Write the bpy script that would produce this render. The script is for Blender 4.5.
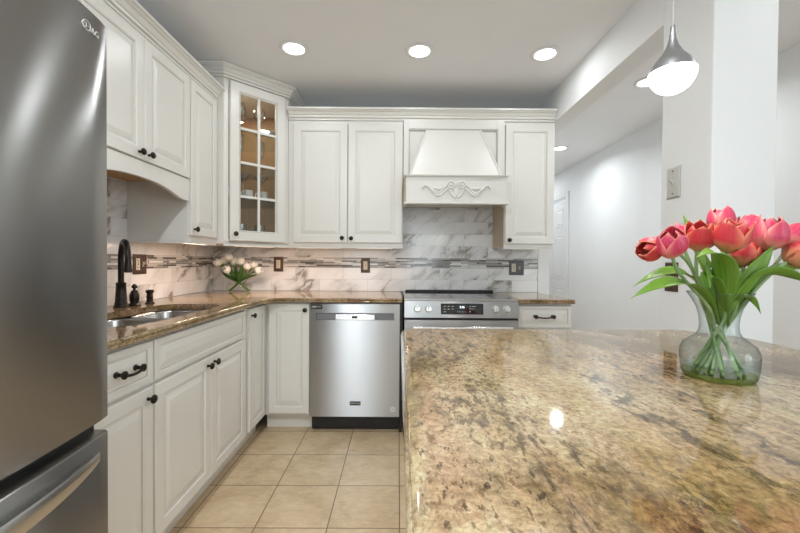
import bpy, bmesh, math, random
from mathutils import Vector, Matrix
random.seed(7)
PI = math.pi
SC = bpy.context.scene
COL = SC.collection
for o in list(bpy.data.objects):
    bpy.data.objects.remove(o, do_unlink=True)

# ------------------------------------------------------------------ camera
F_PX, CAM_H = 382.35, 1.162
PITCH, ROLL, YAW = -0.0129, 0.0067, 0.0042
cy, sy, cp, sp = math.cos(YAW), math.sin(YAW), math.cos(PITCH), math.sin(PITCH)
R0 = Vector((cy, -sy, 0)); F0 = Vector((sy, cy, 0)); U0 = Vector((0, 0, 1))
F1 = cp * F0 + sp * U0
U1 = -sp * F0 + cp * U0
c_, s_ = math.cos(ROLL), math.sin(ROLL)
R2 = c_ * R0 + s_ * U1
U2 = -s_ * R0 + c_ * U1
cam_data = bpy.data.cameras.new('camera')
cam = bpy.data.objects.new('camera', cam_data)
COL.objects.link(cam)
m = Matrix.Identity(4)
for i in range(3):
    m[i][0] = R2[i]; m[i][1] = U2[i]; m[i][2] = -F1[i]
m[0][3], m[1][3], m[2][3] = 0, 0, CAM_H
cam.matrix_world = m
cam_data.sensor_width = 36
cam_data.lens = F_PX * 36 / 800
cam_data.clip_start = 0.02
SC.camera = cam

# ------------------------------------------------------------------ exposure, world, daylight
SC.view_settings.view_transform = 'Standard'
SC.view_settings.look = 'None'
SC.view_settings.gamma = 1
SC.view_settings.use_curve_mapping = False
SC.view_settings.exposure = 0.74
W = bpy.data.worlds.new('world'); SC.world = W; W.use_nodes = True
bg = W.node_tree.nodes['Background']
bg.inputs[0].default_value = (0.80, 0.90, 1.0, 1)
bg.inputs[1].default_value = 0.7

P_CEIL = 1.0        # power of each recessed lamp
P_REAR = 7.8
P_HALL = 4.6
P_WIN = 1.35
P_UNDER = 0.62
P_PEND = 1.5


def area(name, loc, rot, sx, sy_, power, color=(1, 1, 1), shape='RECTANGLE', spread=PI):
    l = bpy.data.lights.new(name, 'AREA')
    l.energy = power; l.color = color; l.shape = shape; l.size = sx; l.spread = spread
    if shape in ('RECTANGLE', 'ELLIPSE'):
        l.size_y = sy_
    o = bpy.data.objects.new(name, l); COL.objects.link(o)
    o.location = loc; o.rotation_euler = rot
    return o


# daylight coming in through the glass door and the window of the rear wall (outside the glass)
area('daylight', (0.50, -2.80, 1.45), (PI / 2, 0, 0), .8, 1.3, 9 * P_WIN, (0.84, 0.92, 1.0))
area('daylight', (-0.85, -2.80, 1.05), (PI / 2, 0, 0), 1.0, 2.0, 9 * P_WIN, (0.84, 0.92, 1.0))
area('daylight', (2.50, -.90, 1.45), (PI / 2, 0, PI / 2), 1.6, 1.3, 14 * P_WIN, (0.84, 0.92, 1.0))  # through the added side window, brightens the left cabinet fronts

# ------------------------------------------------------------------ mesh helpers


class MB:
    def __init__(self):
        self.v = []; self.f = []; self.mi = []; self.uv = None

    def add(self, vs, fs, mi=0):
        n = len(self.v)
        self.v += [tuple(p) for p in vs]
        for f in fs:
            self.f.append(tuple(i + n for i in f)); self.mi.append(mi)
        return self

    def box(self, x0, x1, y0, y1, z0, z1, mi=0):
        vs = [(x, y, z) for x in (x0, x1) for y in (y0, y1) for z in (z0, z1)]
        return self.add(vs, [(0, 1, 3, 2), (4, 6, 7, 5), (0, 4, 5, 1), (2, 3, 7, 6), (0, 2, 6, 4), (1, 5, 7, 3)], mi)

    def hexa(self, vs, mi=0):
        return self.add(vs, [(0, 1, 2, 3), (7, 6, 5, 4), (0, 4, 5, 1), (1, 5, 6, 2), (2, 6, 7, 3), (3, 7, 4, 0)], mi)

    def lathe(self, prof, c=(0, 0, 0), axis='z', n=24, mi=0, closed=False):
        vs = []
        for r, h in prof:
            for k in range(n):
                a = 2 * PI * k / n
                p = (r * math.cos(a), r * math.sin(a), h)
                if axis == '-y':
                    p = (p[0], -p[2], p[1])
                elif axis == 'x':
                    p = (p[2], p[0], p[1])
                elif axis == 'y':
                    p = (p[0], p[2], p[1])
                vs.append((p[0] + c[0], p[1] + c[1], p[2] + c[2]))
        fs = []
        m_ = len(prof)
        for i in range(m_ - 1 + (1 if closed else 0)):
            j = (i + 1) % m_
            for k in range(n):
                l = (k + 1) % n
                fs.append((i * n + k, i * n + l, j * n + l, j * n + k))
        if not closed:
            if prof[0][0] > 1e-6: fs.append(tuple(range(n - 1, -1, -1)))
            if prof[-1][0] > 1e-6: fs.append(tuple((m_ - 1) * n + k for k in range(n)))
        return self.add(vs, fs, mi)

    def tube(self, pts, rad, n=10, mi=0, cap=True):
        pts = [Vector(p) for p in pts]
        m_ = len(pts)
        if not hasattr(rad, '__len__'): rad = [rad] * m_
        T = []
        for i in range(m_):
            a = pts[max(0, i - 1)]; b = pts[min(m_ - 1, i + 1)]
            T.append((b - a).normalized())
        up = Vector((0, 0, 1)) if abs(T[0].z) < 0.9 else Vector((1, 0, 0))
        N = (up - T[0] * up.dot(T[0])).normalized()
        vs = []
        for i in range(m_):
            N = (N - T[i] * N.dot(T[i])).normalized()
            B = T[i].cross(N)
            for k in range(n):
                a = 2 * PI * k / n
                vs.append(tuple(pts[i] + (N * math.cos(a) + B * math.sin(a)) * rad[i]))
        fs = []
        for i in range(m_ - 1):
            for k in range(n):
                l = (k + 1) % n
                fs.append((i * n + k, i * n + l, (i + 1) * n + l, (i + 1) * n + k))
        if cap:
            fs.append(tuple(range(n - 1, -1, -1))); fs.append(tuple((m_ - 1) * n + k for k in range(n)))
        return self.add(vs, fs, mi)

    def sphere(self, c, r, n=16, mi=0, sc=(1, 1, 1)):
        m_ = n // 2
        prof = [(math.sin(PI * i / m_), -math.cos(PI * i / m_)) for i in range(m_ + 1)]
        vs = []
        for rr, h in prof:
            for k in range(n):
                a = 2 * PI * k / n
                vs.append((c[0] + r * sc[0] * rr * math.cos(a), c[1] + r * sc[1] * rr * math.sin(a), c[2] + r * sc[2] * h))
        fs = []
        for i in range(m_):
            for k in range(n):
                l = (k + 1) % n
                fs.append((i * n + k, i * n + l, (i + 1) * n + l, (i + 1) * n + k))
        return self.add(vs, fs, mi)

    def panel(self, w, h, t, fr, x0=0, z0=0, y0=0, glaze=1, mi=0):
        """raised panel slab: x0..x0+w, z0..z0+h, back at y0, front at y0-t"""
        rings = [(0, 0), (0, -t + 0.004), (0.0015, -t + 0.0015), (0.004, -t), (fr - 0.006, -t), (fr - 0.003, -t + 0.003),
                 (fr, -t + 0.003), (fr + 0.003, -t + 0.0075), (fr + 0.010, -t + 0.0075), (fr + 0.012, -t + 0.006), (fr + 0.032, -t + 0.001), (fr + 0.034, -t + 0.0005)]
        mis = [mi, mi, mi, mi, mi, mi, glaze, mi, mi, mi, mi]
        n0 = len(self.v)
        for ins, y in rings:
            self.v += [(x0 + ins, y0 + y, z0 + ins), (x0 + w - ins, y0 + y, z0 + ins), (x0 + w - ins, y0 + y, z0 + h - ins), (x0 + ins, y0 + y, z0 + h - ins)]
        for r in range(len(rings) - 1):
            for k in range(4):
                l = (k + 1) % 4
                self.f.append((n0 + r * 4 + k, n0 + r * 4 + l, n0 + (r + 1) * 4 + l, n0 + (r + 1) * 4 + k)); self.mi.append(mis[r])
        e = n0 + (len(rings) - 1) * 4
        self.f.append((e, e + 1, e + 2, e + 3)); self.mi.append(mi)
        self.f.append((n0 + 3, n0 + 2, n0 + 1, n0)); self.mi.append(mi)
        return self

    def sweep(self, prof, path, side=1, mi=0):
        """prof: closed list of (out, z); path: plan points; out to the right of travel * side; mitred"""
        n = len(path); P = [Vector((p[0], p[1])) for p in path]
        dirs = [(P[i + 1] - P[i]).normalized() for i in range(n - 1)]
        nr = [Vector((d.y, -d.x)) * side for d in dirs]
        vs = []
        for i in range(n):
            if i == 0: mvec = nr[0]
            elif i == n - 1: mvec = nr[-1]
            else:
                b = nr[i - 1] + nr[i]; mvec = b / (b.dot(nr[i]))
            for o, z in prof:
                q = P[i] + mvec * o
                vs.append((q.x, q.y, z))
        k = len(prof); fs = []
        for i in range(n - 1):
            for j in range(k):
                l = (j + 1) % k
                fs.append((i * k + j, i * k + l, (i + 1) * k + l, (i + 1) * k + j))
        fs.append(tuple(range(k))); fs.append(tuple((n - 1) * k + j for j in range(k - 1, -1, -1)))
        return self.add(vs, fs, mi)


def link(name, me, mats, parent=None, smooth=False, angle=None):
    if not isinstance(mats, (list, tuple)): mats = [mats]
    for x in mats: me.materials.append(x)
    o = bpy.data.objects.new(name, me); COL.objects.link(o)
    if parent is not None: o.parent = parent
    return o


def build(name, mb, mats, parent=None, smooth=False, bevel=0, seg=2, solid=0, subsurf=0, ang=35):
    me = bpy.data.meshes.new(name)
    me.from_pydata(mb.v, [], mb.f)
    for p, k in zip(me.polygons, mb.mi): p.material_index = k
    bm = bmesh.new(); bm.from_mesh(me)
    if mb.uv:
        lay = bm.loops.layers.uv.new('uv')
        bm.verts.ensure_lookup_table()
        for f in bm.faces:
            for lp in f.loops: lp[lay].uv = mb.uv[lp.vert.index]
    if not mb.uv:
        bmesh.ops.remove_doubles(bm, verts=bm.verts, dist=1e-6)
        bmesh.ops.recalc_face_normals(bm, faces=bm.faces)
    if smooth:
        for f in bm.faces: f.smooth = True
        for e in bm.edges:
            if len(e.link_faces) == 2 and e.calc_face_angle(0) > math.radians(ang): e.smooth = False
    bm.to_mesh(me); bm.free()
    if not isinstance(mats, (list, tuple)): mats = [mats]
    o = link(name, me, mats, parent)
    if solid:
        md = o.modifiers.new('solid', 'SOLIDIFY'); md.thickness = solid; md.offset = 0
    if subsurf:
        md = o.modifiers.new('sub', 'SUBSURF'); md.levels = subsurf; md.render_levels = subsurf
    if bevel:
        md = o.modifiers.new('bev', 'BEVEL'); md.width = bevel; md.segments = seg; md.limit_method = 'ANGLE'
        md.angle_limit = math.radians(40); md.harden_normals = False
    return o


def tag(o, label=None, cat=None, group=None, kind=None):
    if label: o['label'] = label
    if cat: o['category'] = cat
    if group: o['group'] = group
    if kind: o['kind'] = kind
    return o


def thing(name, label, cat, loc=(0, 0, 0), rz=0, group=None):
    o = bpy.data.objects.new(name, None); COL.objects.link(o)
    o.empty_display_size = 0.05
    o.location = loc; o.rotation_euler = (0, 0, rz)
    return tag(o, label, cat, group)


def struct(name, mb, mat, bevel=0, smooth=False):
    o = build(name, mb, mat, None, bevel=bevel, smooth=smooth)
    o['kind'] = 'structure'
    return o


def chaikin(pts, it=2, closed=True):
    for _ in range(it):
        q = []
        n = len(pts)
        for i in range(n if closed else n - 1):
            a = Vector(pts[i]); b = Vector(pts[(i + 1) % n])
            q += [tuple(a * .75 + b * .25), tuple(a * .25 + b * .75)]
        pts = q
    return pts


def bez(a, b, c, d, n=10):
    a, b, c, d = map(Vector, (a, b, c, d)); r = []
    for i in range(n + 1):
        t = i / n; u = 1 - t
        r.append(a * u ** 3 + b * 3 * u * u * t + c * 3 * u * t * t + d * t ** 3)
    return r


# ------------------------------------------------------------------ material helpers
def newmat(name):
    mt = bpy.data.materials.new(name); mt.use_nodes = True
    nt = mt.node_tree
    return mt, nt, nt.nodes['Principled BSDF']


def node(nt, t, **kw):
    n = nt.nodes.new(t)
    for k, v in kw.items():
        if k.startswith('i_'):
            key = k[2:]
            n.inputs[int(key) if key.isdigit() else key].default_value = v
        else:
            setattr(n, k, v)
    return n


def ramp(nt, stops, fac=None):
    n = nt.nodes.new('ShaderNodeValToRGB')
    e = n.color_ramp.elements
    while len(e) > 1: e.remove(e[-1])
    e[0].position = stops[0][0]; e[0].color = (*stops[0][1], 1)
    for p, c in stops[1:]:
        x = e.new(p); x.color = (*c, 1)
    if fac is not None: nt.links.new(fac, n.inputs[0])
    return n


def mixc(nt, fac, a, b, mode='MIX'):
    n = nt.nodes.new('ShaderNodeMix'); n.data_type = 'RGBA'; n.blend_type = mode
    for s, v in ((0, fac), (6, a), (7, b)):
        if hasattr(v, 'links') or hasattr(v, 'is_output'): nt.links.new(v, n.inputs[s])
        elif isinstance(v, tuple): n.inputs[s].default_value = (*v, 1)
        else: n.inputs[s].default_value = v
    return n.outputs[2]


def mth(nt, op, a, b=None):
    n = nt.nodes.new('ShaderNodeMath'); n.operation = op
    for i, v in enumerate((a, b)):
        if v is None: continue
        if hasattr(v, 'is_output'): nt.links.new(v, n.inputs[i])
        else: n.inputs[i].default_value = v
    return n.outputs[0]


def objco(nt, scale=(1, 1, 1), rot=(0, 0, 0), loc=(0, 0, 0)):
    tc = nt.nodes.new('ShaderNodeTexCoord')
    mp = nt.nodes.new('ShaderNodeMapping')
    mp.inputs['Scale'].default_value = scale; mp.inputs['Rotation'].default_value = rot; mp.inputs['Location'].default_value = loc
    nt.links.new(tc.outputs['Object'], mp.inputs[0])
    return mp.outputs[0]


def noise(nt, vec, scale, detail=4, rough=.5, dist=0, w=None):
    n = nt.nodes.new('ShaderNodeTexNoise')
    if w is not None:
        n.noise_dimensions = '4D'; nt.links.new(w, n.inputs['W'])
    nt.links.new(vec, n.inputs['Vector'])
    n.inputs['Scale'].default_value = scale; n.inputs['Detail'].default_value = detail
    n.inputs['Roughness'].default_value = rough; n.inputs['Distortion'].default_value = dist
    return n.outputs['Fac']


def bump(nt, p, h, strength=.1, dist=.002):
    b = nt.nodes.new('ShaderNodeBump'); b.inputs['Strength'].default_value = strength; b.inputs['Distance'].default_value = dist
    nt.links.new(h, b.inputs['Height']); nt.links.new(b.outputs[0], p.inputs['Normal'])
    return b


def simple(name, col, rough=.5, metal=0, var=.03, vs=30, coat=0, spec=.5, bmp=0):
    mt, nt, p = newmat(name)
    v = objco(nt)
    n = noise(nt, v, vs, 3)
    lo = tuple(max(0, c * (1 - var)) for c in col); hi = tuple(min(1, c * (1 + var)) for c in col)
    r = ramp(nt, [(.3, lo), (.7, hi)], n)
    nt.links.new(r.outputs[0], p.inputs['Base Color'])
    p.inputs['Roughness'].default_value = rough; p.inputs['Metallic'].default_value = metal
    p.inputs['Coat Weight'].default_value = coat; p.inputs['Specular IOR Level'].default_value = spec
    if bmp: bump(nt, p, n, bmp)
    return mt


M = {}
M['paint'] = simple('cabinet_paint', (.83, .81, .765), .32, var=.008, vs=8)
M['glaze'] = simple('paint_glaze', (.60, .58, .52), .4, var=.05, vs=60)
M['wall'] = simple('wall_paint', (.83, .835, .835), .6, var=.008, vs=5)
M['ceil'] = simple('ceiling_paint', (.88, .885, .895), .8, var=.008, vs=5)
M['trim'] = simple('trim_paint', (.82, .82, .82), .35, var=.01)
M['bronze'] = simple('oil_rubbed_bronze', (.035, .028, .024), .33, .75, var=.3, vs=40)
M['plate'] = simple('bronze_plate', (.10, .062, .045), .38, .6, var=.2, vs=50)
M['ivory'] = simple('ivory_plastic', (.72, .66, .52), .4, var=.02)
M['black'] = simple('black_plastic', (.012, .012, .014), .35, var=.2)
M['blackglass'] = simple('black_glass', (.012, .013, .015), .05, var=.1, spec=.8)
M['white'] = simple('white_ceramic', (.85, .84, .80), .15, var=.01)
M['chrome'] = simple('chrome', (.62, .62, .63), .12, 1, var=.03)
M['knobmetal'] = simple('knob_metal', (.78, .77, .75), .22, 1, var=.03)
M['darkrubber'] = simple('dark_gap', (.03, .03, .03), .7, var=.2)
M['greytrim'] = simple('grey_plastic', (.22, .22, .23), .4, var=.05)
M['hinge'] = simple('hinge_metal', (.12, .12, .12), .4, .8, var=.1)


def wood(name, a, b, sc=(3, 30, 30)):
    mt, nt, p = newmat(name)
    v = objco(nt, sc)
    n = noise(nt, v, 2, 5, .6, 1.2)
    r = ramp(nt, [(.3, a), (.7, b)], n)
    nt.links.new(r.outputs[0], p.inputs['Base Color']); p.inputs['Roughness'].default_value = .5
    return mt


M['wood'] = wood('cabinet_underside_wood', (.50, .27, .10), (.66, .40, .18), (30, 3, 30))
M['woodin'] = wood('cabinet_interior_wood', (.40, .23, .10), (.52, .32, .16), (30, 30, 3))
M['tanside'] = simple('raw_side_panel', (.62, .50, .36), .5, var=.04)


def steel(name, col, rough, tangent, aniso=.75, streak=(1, 1, 60), bmp=.02, arot=0):
    mt, nt, p = newmat(name)
    v = objco(nt, streak)
    n = noise(nt, v, 8, 4, .6)
    r = ramp(nt, [(.3, tuple(c * .97 for c in col)), (.7, tuple(min(1, c * 1.03) for c in col))], n)
    nt.links.new(r.outputs[0], p.inputs['Base Color'])
    p.inputs['Metallic'].default_value = 1; p.inputs['Roughness'].default_value = rough
    p.inputs['Anisotropic'].default_value = aniso; p.inputs['Anisotropic Rotation'].default_value = arot
    cx = nt.nodes.new('ShaderNodeCombineXYZ')
    for i in range(3): cx.inputs[i].default_value = tangent[i]
    nt.links.new(cx.outputs[0], p.inputs['Tangent'])
    if bmp: bump(nt, p, n, bmp, .001)
    return mt


M['steel'] = steel('stainless_steel', (.50, .505, .515), .30, (0, 0, 1), 1.0, (1, 1, 60), .0)
M['steel_dark'] = steel('fridge_stainless', (.33, .325, .32), .27, (0, 0, 1), 1.0, (1, 1, 60), .0)
M['steel_sink'] = steel('sink_steel', (.62, .61, .60), .25, (0, 1, 0), .2, (20, 20, 20), 0)


def granite(name, rot=.1, scale=1.0, flow=(1.0, .38), dark=1.0):
    mt, nt, p = newmat(name)
    def co(off, fx=1, fy=1):
        return objco(nt, (scale * flow[0] * fx, scale * flow[1] * fy, scale), (0, 0, rot), (off[0] + 1.7, off[1] + 3.1, off[2]))
    v1 = objco(nt, (scale, scale, scale), (0, 0, rot), (3.1, 1.7, 0))
    def mask(n_, lo, hi, k=1.0):
        return ramp(nt, [(lo, (0, 0, 0)), (hi, (k, k, k))], n_).outputs[0]
    big = noise(nt, co((0, 0, 0), 1, .8), 3.0, 6, .58, .7)
    c = ramp(nt, [(.32, (.40, .26, .15)), (.43, (.49, .36, .22)), (.51, (.57, .46, .29)), (.58, (.62, .53, .37)), (.66, (.45, .335, .175)), (.76, (.40, .27, .14))], big).outputs[0]
    # olive-gold patches and pink bands following the flow
    c = mixc(nt, mask(noise(nt, co((5, 2, 1), 1, 1.3), 2.3, 6, .62, .8), .46, .60, .9), c, (.215, .15, .055))
    c = mixc(nt, mask(noise(nt, co((1, 9, 4), 1.2, .5), 4.5, 6, .62, .6), .54, .64, .5), c, (.46, .26, .165))
    c = mixc(nt, mask(noise(nt, co((3, 6, 9), 2.2, .55), 3.2, 5, .6, .5), .48, .60, .38), c, (.46, .29, .185))
    # crystal grain at three sizes
    g0 = noise(nt, co((2, 2, 2), 1, 1.5), 22, 5, .7, .6)
    c = mixc(nt, .40, c, ramp(nt, [(.34, (.22, .20, .17)), (.50, (.52, .51, .50)), (.66, (.80, .80, .78))], g0).outputs[0], 'OVERLAY')
    g = noise(nt, v1, 95, 5, .75, .4)
    c = mixc(nt, .60, c, ramp(nt, [(.34, (.18, .15, .12)), (.48, (.47, .46, .44)), (.66, (.90, .89, .86))], g).outputs[0], 'OVERLAY')
    dens = mask(noise(nt, co((8, 3, 6), 1, 1), 4, 4, .6, .6), .40, .62)
    s1 = mask(noise(nt, co((4, 4, 8), 1, 1.4), 70, 4, .68, .3), .56, .62, .75)
    c = mixc(nt, mth(nt, 'MULTIPLY', s1, mth(nt, 'ADD', mth(nt, 'MULTIPLY', dens, .7), .25)), c, (.16, .095, .035))
    s2 = mask(noise(nt, co((9, 1, 3), 1, 1.2), 50, 5, .7, .4), .62, .70, .55)
    c = mixc(nt, s2, c, (.70, .62, .48))
    # dark mineral streaks: long patches broken up by fine noise
    dm = mask(noise(nt, co((5, 5, 2), 1.1, .8), 5.5, 6, .66, .9), .47, .60)
    df = mask(noise(nt, co((2, 8, 2), 1, 1.2), 60, 6, .74, .4), .49, .56)
    c = mixc(nt, mth(nt, 'MULTIPLY', mth(nt, 'MULTIPLY', dm, df), .72 * dark), c, (.04, .028, .02))
    sp_ = mask(noise(nt, co((6, 3, 1), 1, 1.3), 95, 4, .66, .1), .585, .64, .85 * dark)
    c = mixc(nt, mth(nt, 'MULTIPLY', sp_, mth(nt, 'ADD', mth(nt, 'MULTIPLY', dens, .7), .3)), c, (.055, .038, .022))
    c = mixc(nt, 1.0, c, (.77, .725, .665), 'MULTIPLY')
    nt.links.new(c, p.inputs['Base Color'])
    p.inputs['Roughness'].default_value = .06
    p.inputs['Specular IOR Level'].default_value = .5
    return mt


M['granite'] = granite('island_granite', .16, 1.0, (1.0, .34))
M['granite2'] = granite('counter_granite', .5, 1.3, (1, .8), 1.1)


def tilevec(nt, axis, z0, u0):
    tc = nt.nodes.new('ShaderNodeTexCoord')
    s = nt.nodes.new('ShaderNodeSeparateXYZ'); nt.links.new(tc.outputs['Object'], s.inputs[0])
    c = nt.nodes.new('ShaderNodeCombineXYZ')
    nt.links.new(mth(nt, 'SUBTRACT', s.outputs[axis], u0), c.inputs[0])
    nt.links.new(mth(nt, 'SUBTRACT', s.outputs[2], z0), c.inputs[1])
    return c.outputs[0], tc.outputs['Object']


def brick(nt, vec, w, h, mortar, c1, c2, cm, offset=.5, squash=1, freq=2, smooth=.1, bias=0):
    b = nt.nodes.new('ShaderNodeTexBrick'); b.offset = offset; b.offset_frequency = freq; b.squash = squash
    nt.links.new(vec, b.inputs['Vector'])
    b.inputs['Color1'].default_value = (*c1, 1); b.inputs['Color2'].default_value = (*c2, 1); b.inputs['Mortar'].default_value = (*cm, 1)
    b.inputs['Scale'].default_value = 1; b.inputs['Mortar Size'].default_value = mortar; b.inputs['Mortar Smooth'].default_value = smooth
    b.inputs['Bias'].default_value = bias
    b.inputs['Brick Width'].default_value = w; b.inputs['Row Height'].default_value = h
    return b


def marble(name, axis, z0, u0, rh=.0985, seed=0.0):
    mt, nt, p = newmat(name)
    v, oc = tilevec(nt, axis, z0 - 10 * 2 * rh, u0 - 20 * .40)
    b = brick(nt, v, .40, rh, .0012, (0, 0, 0), (1, 1, 1), (.5, .5, .5), .5)
    w = mth(nt, 'ADD', mth(nt, 'MULTIPLY', b.outputs['Color'], 23.0), seed)
    mp = nt.nodes.new('ShaderNodeMapping'); nt.links.new(oc, mp.inputs[0])
    mp.inputs['Rotation'].default_value = (0, .75, 0) if axis == 0 else (-.75, 0, 0)
    mp2 = nt.nodes.new('ShaderNodeMapping'); nt.links.new(mp.outputs[0], mp2.inputs[0]); mp = mp2
    mp.inputs['Scale'].default_value = (.5, 1.2, 1.25) if axis == 0 else (1.2, .5, 1.25)
    n1 = noise(nt, mp.outputs[0], 3.4, 8, .56, .5, w)
    a1 = mth(nt, 'ABSOLUTE', mth(nt, 'SUBTRACT', n1, .5))
    v1 = ramp(nt, [(0, (1, 1, 1)), (.007, (.9, .9, .9)), (.02, (.42, .42, .42)), (.06, (.10, .10, .10)), (.12, (0, 0, 0))], a1).outputs[0]
    n2 = noise(nt, mp.outputs[0], 3.0, 2, .5, .3, w)
    mk = ramp(nt, [(.42, (.04, .04, .04)), (.56, (1, 1, 1))], n2).outputs[0]
    n3 = noise(nt, mp.outputs[0], 6, 6, .6, .8, w)
    cl = ramp(nt, [(.30, (.74, .74, .74)), (.48, (.86, .855, .85)), (.7, (.88, .875, .865))], n3).outputs[0]
    vein = mixc(nt, n3, (.14, .145, .15), (.46, .39, .31))
    c = mixc(nt, mth(nt, 'MULTIPLY', v1, mk), cl, vein)
    c = mixc(nt, mth(nt, 'MULTIPLY', b.outputs['Fac'], .8), c, (.60, .59, .57))
    nt.links.new(c, p.inputs['Base Color'])
    p.inputs['Roughness'].default_value = .16
    inv = mth(nt, 'SUBTRACT', 1.0, b.outputs['Fac'])
    bump(nt, p, inv, .4, .001)
    return mt


def mosaic(name, axis, z0, u0):
    mt, nt, p = newmat(name)
    v, oc = tilevec(nt, axis, z0, u0 - 10)
    # thin sticks: rows of .0133, lengths vary through distortion by row
    b = brick(nt, v, .210, .0119, .0008, (0, 0, 0), (1, 1, 1), (.5, .5, .5), .37, 1.7, 3)
    b2 = brick(nt, v, .150, .0119, .0008, (0, 0, 0), (1, 1, 1), (.5, .5, .5), .61, 1, 2)
    wn = nt.nodes.new('ShaderNodeTexWhiteNoise'); wn.noise_dimensions = '2D'
    cv = nt.nodes.new('ShaderNodeCombineXYZ'); nt.links.new(b.outputs['Color'], cv.inputs[0]); nt.links.new(b2.outputs['Color'], cv.inputs[1])
    nt.links.new(cv.outputs[0], wn.inputs['Vector'])
    mx = wn.outputs['Value']
    c = ramp(nt, [(.0, (.10, .095, .09)), (.20, (.26, .25, .24)), (.36, (.48, .47, .45)), (.50, (.70, .69, .67)), (.64, (.28, .28, .28)), (.74, (.52, .49, .45)), (.86, (.80, .79, .77))], mx)
    c.color_ramp.interpolation = 'CONSTANT'
    cc = mixc(nt, b.outputs['Fac'], c.outputs[0], (.58, .57, .55))
    nt.links.new(cc, p.inputs['Base Color']); p.inputs['Roughness'].default_value = .12
    return mt


def floortile():
    mt, nt, p = newmat('floor_tile')
    tw = .3154
    v = objco(nt, loc=(-.0124 + 10 * tw, -2.5962 + 30 * tw, 0))
    b = brick(nt, v, tw, tw, .0028, (0, 0, 0), (1, 1, 1), (.5, .5, .5), 0, smooth=.2)
    w = mth(nt, 'MULTIPLY', b.outputs['Color'], 11.0)
    oc = objco(nt)
    n1 = noise(nt, oc, 5, 6, .62, .7, w)
    n2 = noise(nt, objco(nt, (1, 2.4, 1)), 16, 6, .7, .6, w)
    c = ramp(nt, [(.3, (.50, .36, .215)), (.5, (.63, .475, .30)), (.7, (.71, .56, .38))], n1).outputs[0]
    c = mixc(nt, .4, c, ramp(nt, [(.32, (.30, .27, .22)), (.5, (.5, .5, .5)), (.7, (.70, .70, .68))], n2).outputs[0], 'OVERLAY')
    c = mixc(nt, mth(nt, 'MULTIPLY', b.outputs['Color'], .12), c, (.60, .45, .28))
    c = mixc(nt, b.outputs['Fac'], c, (.20, .125, .07))
    nt.links.new(c, p.inputs['Base Color'])
    p.inputs['Roughness'].default_value = .32
    bump(nt, p, mth(nt, 'SUBTRACT', 1.0, b.outputs['Fac']), .5, .002)
    return mt


M['floor'] = floortile()


def thinglass(name, tint=(.97, .98, .98), edge=(.55, .62, .62), refl=.07, rough=0.0, fmax=.55):
    """thin clear glass wall: mostly straight-through, mirror-like and darker at grazing angles"""
    mt = bpy.data.materials.new(name); mt.use_nodes = True
    nt = mt.node_tree; nt.nodes.clear()
    out = nt.nodes.new('ShaderNodeOutputMaterial')
    tr = nt.nodes.new('ShaderNodeBsdfTransparent'); gl = nt.nodes.new('ShaderNodeBsdfGlossy')
    gl.inputs['Roughness'].default_value = rough
    lw = nt.nodes.new('ShaderNodeLayerWeight'); lw.inputs['Blend'].default_value = .35
    pw = mth(nt, 'POWER', lw.outputs['Facing'], 2.2)
    n = noise(nt, objco(nt), 4, 2)
    nt.links.new(mixc(nt, pw, mixc(nt, n, tint, tuple(min(1, c * 1.01) for c in tint)), edge), tr.inputs[0])
    fac = mth(nt, 'ADD', mth(nt, 'MULTIPLY', mth(nt, 'POWER', lw.outputs['Facing'], 3.0), fmax), refl)
    mx = nt.nodes.new('ShaderNodeMixShader')
    nt.links.new(fac, mx.inputs[0]); nt.links.new(tr.outputs[0], mx.inputs[1]); nt.links.new(gl.outputs[0], mx.inputs[2])
    nt.links.new(mx.outputs[0], out.inputs[0])
    return mt


M['pane'] = thinglass('window_glass', (.96, .97, .96), (.7, .75, .75), .05)
M['glassware'] = thinglass('clear_glassware', (.88, .89, .89), (.60, .62, .63), .30, fmax=.8)
M['shelfglass'] = thinglass('shelf_glass', (.93, .96, .95), (.60, .70, .66), .05)
M['clearbowl'] = thinglass('bowl_glass', (.98, .985, .98), (.80, .84, .83), .03, 0, .3)
M['vase'] = thinglass('vase_glass', (.90, .945, .94), (.16, .23, .23), .06, 0, .5)
M['vasebase'] = thinglass('vase_base_glass', (.72, .80, .35), (.25, .30, .06), .10)
M['water'] = thinglass('water_surface', (.90, .94, .92), (.6, .7, .68), .06, 0, .4)


def emit(name, col, strength):
    mt, nt, p = newmat(name)
    p.inputs['Base Color'].default_value = (.9, .9, .9, 1)
    n = noise(nt, objco(nt), 6, 1)
    r = ramp(nt, [(0, col), (1, col)], n)
    nt.links.new(r.outputs[0], p.inputs['Emission Color']); p.inputs['Emission Strength'].default_value = strength
    p.inputs['Roughness'].default_value = .4
    return mt


M['lamp'] = emit('lamp_lens', (1, .985, .95), 6)
M['bulb'] = emit('frosted_bulb', (1, .98, .94), 3.0)
M['led'] = emit('display_digits', (.75, .9, 1), 1.2)
M['ledbar'] = emit('under_cabinet_led', (1, .80, .62), 2)


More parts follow.
